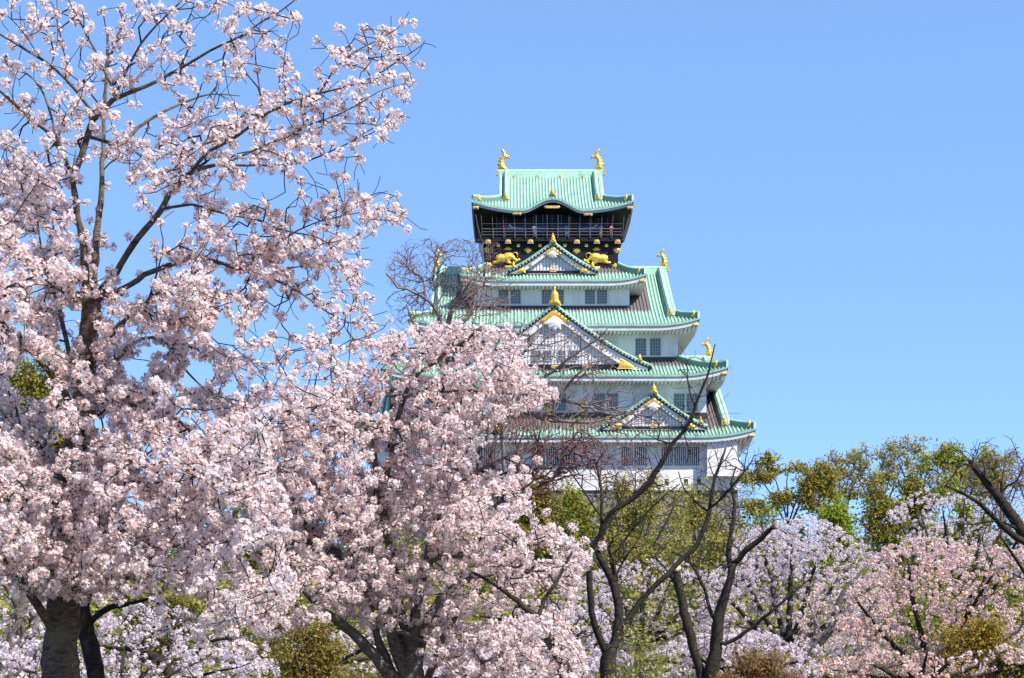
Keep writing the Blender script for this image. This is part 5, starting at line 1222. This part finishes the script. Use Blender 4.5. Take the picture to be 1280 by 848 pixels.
# ------------------------------------------------------------------ cherries farther off
PALE = np.array([[.80, .69, .715], [.77, .64, .675], [.86, .77, .785], [.70, .56, .60]])
ORNG = np.array([[.82, .66, .65], [.84, .71, .70], [.82, .54, .46], [.76, .60, .60]])
TFAR = [flower_template(n, R=.055, rf=.026, leaves=l, detail=False, pink=PALE, leafcol=((.30, .16, .08), (.22, .18, .08))) for n, l in ((13, 1), (11, 2), (15, 0), (12, 1))]
TORG = [flower_template(n, R=.055, rf=.026, leaves=l, detail=False, pink=ORNG, leafcol=((.56, .21, .07), (.52, .26, .08), (.46, .27, .06))) for n, l in ((11, 10), (9, 12), (13, 6), (10, 9))]
G5 = "blossoming cherry trees"
def cherry(label, Y, px, base_w, crown, dens, tmpl, limbs=None, smin=.62, smax=1.08, depth=2.0, holes=(), bark=None, sub=2):
    gp = ground_py(Y); root = empty("cherry_tree", tuple(P(px, gp, Y)), label, "cherry tree", G5)
    sk = Skel(Y, 90000, scale=Y / 20.)
    c = np.array(crown, float); cx, cy = c.mean(0); top = c[:, 1].min(); lo, hi = c[:, 0].min(), c[:, 0].max()
    if limbs: 
        for i, l in enumerate(limbs): sk.limb(l[0], dY=l[1], start=(i == 0))
    else:
        fk = max(gp - 26 * 30 / Y, cy + 12)
        sk.limb([(px, gp + 3, base_w * 1.3), (px + 3, (gp + fk) / 2, base_w), (px, fk, base_w * .85)], start=True)
        for i in range(7):
            a = i / 6.
            ex = lo + (hi - lo) * (.08 + .84 * a); ey = top + (cy - top) * (.35 + 1.3 * abs(a - .5)) 
            sk.limb([(px, fk + 1, base_w * .5), (px + (ex - px) * .4, fk + (ey - fk) * .35 + 4, base_w * .38), (px + (ex - px) * .75, fk + (ey - fk) * .75, base_w * .25), (ex, ey, base_w * .1)], dY=rng.uniform(-depth, depth))
    k = (Y / 30.) ** 1.2; pt = scatter(crown, dens * 2.1 * k, holes, .46)
    # clumps: blossom-laden boughs rather than an even cloud
    t = depth_for(sk, pt, depth * .28, .01, depth * .35)
    t += rng.normal(0, 1, t.shape) * np.array([0, depth * .12, 0])
    sk.grow(np.concatenate([t[::4], sk.sprout(160, .3 * Y / 30, 1.4 * Y / 30)]), rt=.0030, step=.16 * Y / 30)
    sk.wood(bark or M_barkD, root); blossoms(t, "blossom_crown", root, tmpl, smin, smax)
    return root
cherry("pale lilac cherry right of the castle base, behind the sawn bare tree", 38, 985, 18, [(885, 720), (930, 668), (975, 650), (1015, 645), (1060, 665), (1100, 700), (1110, 790), (1080, 850), (900, 860), (870, 780)], 30, TFAR, holes=[(990, 760, 10, 6), (1040, 700, 8, 6)])
cherry("orange-tinged cherry with bronze young leaves at the lower right", 28, 1185, 20, [(1060, 740), (1090, 690), (1150, 670), (1210, 680), (1290, 690), (1300, 860), (1070, 865), (1040, 810)], 27, TORG,
  limbs=[[[(1160, 870, 26), (1160, 850, 20), (1165, 830, 16)], 0], [[(1165, 835, 9), (1190, 800, 7), (1215, 760, 5), (1240, 720, 3)], -1], [[(1163, 838, 9), (1150, 790, 7), (1140, 740, 5), (1135, 700, 3)], .5], [[(1165, 840, 8), (1220, 820, 6), (1270, 790, 4), (1290, 760, 3)], 1], [[(1160, 845, 8), (1120, 810, 6), (1085, 770, 4), (1070, 750, 3)], -.6], [[(1190, 800, 5), (1205, 830, 4), (1240, 850, 3)], -1]], depth=1.6, holes=[(1190, 850, 14, 10), (1240, 830, 14, 10), (1110, 850, 16, 12)])
cherry("cherry with a grey arching limb, below the middle of the right skyline", 31, 1000, 16, [(1000, 760), (1040, 700), (1080, 690), (1120, 710), (1110, 790), (1060, 830), (990, 830)], 13, TORG,
  limbs=[[[(960, 852, 18), (993, 832, 13), (1015, 810, 12), (1034, 793, 11), (1045, 765, 9), (1053, 743, 7), (1070, 722, 4), (1085, 705, 2.5)], 0], [[(1036, 790, 6), (1060, 785, 5), (1085, 765, 4), (1100, 740, 2.5)], -.5], [[(1015, 810, 6), (1020, 780, 5), (1010, 750, 3)], .5], [[(1045, 765, 5), (1080, 740, 4), (1110, 725, 2)], .5]], depth=1.2, bark=M_barkG)
cherry("lilac cherry high at the right under the bare arching limb", 48, 1200, 15, [(1110, 640), (1150, 612), (1200, 618), (1250, 625), (1300, 620), (1300, 720), (1200, 720), (1120, 690)], 24, TFAR, holes=[(1180, 640, 20, 10), (1240, 650, 20, 8), (1130, 660, 16, 8)])
cherry("far lilac cherry beyond the forked bare tree", 42, 800, 16, [(700, 760), (740, 715), (790, 700), (850, 700), (900, 720), (920, 800), (900, 865), (690, 865)], 26, TFAR, holes=[(800, 800, 14, 14)])
cherry("lilac cherry low beneath the middle cherry's right boughs", 34, 700, 16, [(560, 790), (620, 765), (700, 750), (760, 770), (780, 865), (540, 865)], 22, TFAR)
cherry("shaded lilac cherry low behind the slender trunk at the left", 24, 240, 18, [(110, 775), (160, 755), (230, 760), (300, 790), (350, 820), (340, 870), (100, 870)], 20, TFAR,
  limbs=[[[(230, 900, 24), (220, 860, 16), (205, 830, 12), (180, 815, 10), (160, 812, 7), (130, 808, 4)], 0], [[(215, 850, 8), (240, 820, 6), (270, 800, 4), (310, 800, 3)], -.5], [[(205, 830, 6), (215, 795, 4), (225, 770, 3)], .4]], depth=1.4)
cherry("shaded lilac cherry with grey trunks at the lower left edge", 22, 20, 20, [(-25, 640), (30, 650), (70, 700), (70, 760), (55, 800), (50, 870), (-25, 870)], 16, TFAR,
  limbs=[[[(-5, 900, 30), (5, 850, 22), (18, 800, 18), (28, 760, 14), (40, 720, 9), (45, 690, 5)], 0], [[(8, 850, 14), (35, 800, 10), (50, 770, 8), (60, 740, 4)], .5], [[(25, 765, 7), (5, 730, 6), (-15, 700, 4)], -.5]], depth=1.4, bark=M_barkG)
cherry("pale cherry low between the left cherry and the middle cherry", 30, 400, 15, [(300, 800), (340, 780), (420, 790), (480, 770), (520, 800), (530, 870), (300, 870)], 18, TFAR)
cherry("distant pale cherry at the right foot of the castle base", 58, 940, 12, [(915, 665), (950, 655), (990, 660), (1000, 720), (900, 720)], 20, TFAR)

cherry("low lilac cherry at the bottom between the sawn bare tree and the rusty bush", 27, 930, 14, [(810, 815), (860, 795), (940, 790), (1020, 800), (1030, 875), (800, 880)], 36, TFAR, depth=1.4)
cherry("low orange-tinged cherry in the bottom right corner", 24, 1150, 14, [(1020, 830), (1100, 815), (1200, 820), (1300, 800), (1300, 880), (1020, 880)], 30, TORG, depth=1.2)
cherry("low pale cherry at the bottom behind the thick left trunk", 21, 150, 14, [(-20, 810), (60, 800), (150, 815), (260, 810), (330, 830), (330, 885), (-20, 885)], 15, TFAR, depth=1.2)
cherry("low pale cherry along the bottom under the middle cherry's right boughs", 26, 660, 14, [(520, 820), (600, 800), (700, 805), (790, 820), (800, 880), (520, 880)], 32, TFAR, depth=1.2)
# ------------------------------------------------------------------ greenery behind the near cherries
G6 = "greenery behind the near cherries"
bush("evergreen_tree", "olive evergreen glimpsed through the left cherry beside its big left limb", G6, 26, 40, 418, 74, 800, LF(26, 14, OLIVE + [(.17, .14, .03)], 3.0, 5), bark=M_barkD)
bush("evergreen_tree", "dark olive evergreen behind the left cherry's middle boughs", G6, 30, 60, 530, 60, 380, LF(30, 12, OLIVE + DGREEN, 3.0, 5), bark=M_barkD)
bush("evergreen_tree", "yellow-olive tree glimpsed between the left and middle cherries", G6, 34, 335, 590, 80, 700, LF(34, 12, OLIVE + YGREEN, 3.0, 5), bark=M_barkD)
bush("bush", "dark green bush showing under the left cherry's lowest boughs", G6, 28, 200, 735, 62, 420, LF(28, 12, OLIVE + DGREEN, 3.0, 5), cat="bush")
bush("bush", "reddish brown bush left of the middle cherry's trunk", G6, 25, 385, 778, 56, 420, LF(25, 9, RUST + OLIVE, 2.6, 6.5), cat="bush")
bush("bush", "yellow-green bush at the foot of the gap left of the middle cherry", G6, 30, 340, 715, 46, 360, LF(30, 12, YGREEN + OLIVE, 3.0, 5), cat="bush")
G7 = "low bushes along the bottom"
bush("bush", "pale green leafy bush at the foot of the forked bare tree", G7, 19, 800, 785, 40, 150, LF(19, 5, [(.34, .34, .10), (.40, .38, .13), (.26, .28, .08)], 3.0, 6), cat="bush")
bush("bush", "rusty red budding bush at the bottom, right of the sawn bare tree", G7, 21, 955, 815, 46, 320, LF(21, 7, [(.34, .16, .08), (.34, .20, .08), (.26, .20, .07)], 2.6, 6.5), cat="bush")
bush("bush", "amber-leaved bush under the orange-tinged cherry", G7, 26, 1215, 778, 46, 360, LF(26, 8, [(.44, .26, .04), (.36, .26, .04), (.28, .24, .04)], 2.8, 6.5), cat="bush")
bush("bush", "green bush at the bottom right corner under the cherries", G7, 24, 1270, 815, 40, 260, LF(24, 10, OLIVE + DGREEN, 3.0, 5), cat="bush")

# ------------------------------------------------------------------ ground and undergrowth
def groundmat():
    m, n, l, b = newmat("park_ground")
    tc = n.new("ShaderNodeTexCoord"); nz = n.new("ShaderNodeTexNoise"); nz.inputs["Scale"].default_value = .35; nz.inputs["Detail"].default_value = 10
    l.new(tc.outputs["Object"], nz.inputs["Vector"])
    r = n.new("ShaderNodeValToRGB"); r.color_ramp.elements[0].position = .38; r.color_ramp.elements[0].color = (.085, .065, .04, 1)
    r.color_ramp.elements[1].position = .6; r.color_ramp.elements[1].color = (.065, .075, .025, 1)
    l.new(nz.outputs["Fac"], r.inputs[0]); l.new(r.outputs[0], b.inputs["Base Color"]); b.inputs["Roughness"].default_value = .95
    return m
g = MB(); xs = np.concatenate([-np.geomspace(4000, 20, 14), np.linspace(-15, 15, 9), np.geomspace(20, 4000, 14)]); ys = np.concatenate([[-60, -20, 0], np.linspace(6, 120, 40), np.geomspace(140, 6000, 16)])
Xg, Yg = np.meshgrid(xs, ys, indexing='ij'); Zg = np.where(Yg < 130, .10 * np.sin(Xg * .21) * np.cos(Yg * .17), 0) - .05
g.grid(np.stack([Xg, Yg, Zg], -1)); tag(g.build("ground", groundmat(), smooth=True), kind="structure")

def mass(name, label, n, x0, x1, y0, y1, hfun, size, cols):
    x = rng.uniform(x0, x1, n); y = rng.uniform(y0, y1, n)
    z = hfun(x, y) * rng.uniform(0, 1, n) ** .6
    c = np.stack([x, y, z], 1); o = tag(bpy.data.objects.new(name, None), kind="stuff")
    a, b, nn = basis(rng.normal(size=(n, 3))); s = size * rng.uniform(.6, 1.4, (n, 1))
    V = np.stack([c - a * s, c + b * s * .6, c + a * s, c - b * s * .6], 1)
    cols = np.array(cols); k = np.cos(x * .7 + 1.3 * np.sin(y * .5)) + np.cos(y * .9) + rng.normal(0, .5, n)
    idx = np.clip(((k + 2.2) / 4.4 * len(cols)).astype(int), 0, len(cols) - 1)
    cc = np.repeat(np.clip(cols[idx] * rng.uniform(.7, 1.3, (n, 1)), .004, .9), 4, 0)
    me = mesh_np(name, V.reshape(-1, 3), np.arange(4 * n).reshape(-1, 4), None, col=cc, mats=[M_leaf])
    bpy.data.objects.remove(o); ob = link(name, me); tag(ob, label=label, kind="stuff"); return ob
hump = lambda h: (lambda x, y: h * (.62 + .22 * np.sin(x * .9 + .4 * y) + .16 * np.sin(x * 2.3 - y)))
mass("undergrowth", "low green undergrowth between the trees", 160000, -30, 45, 40, 70, hump(2.6), .07, OLIVE + DGREEN + YGREEN)
mass("far_wood", "far wood closing the view behind the park trees", 260000, -110, 150, 118, 150, hump(8.5), .17, OLIVE + DGREEN + RUST[:2])

mass("meadow", "rough spring meadow growing under the cherries", 150000, -12, 16, 21, 41, hump(.35), .03, OLIVE + DGREEN + RUST[:1])
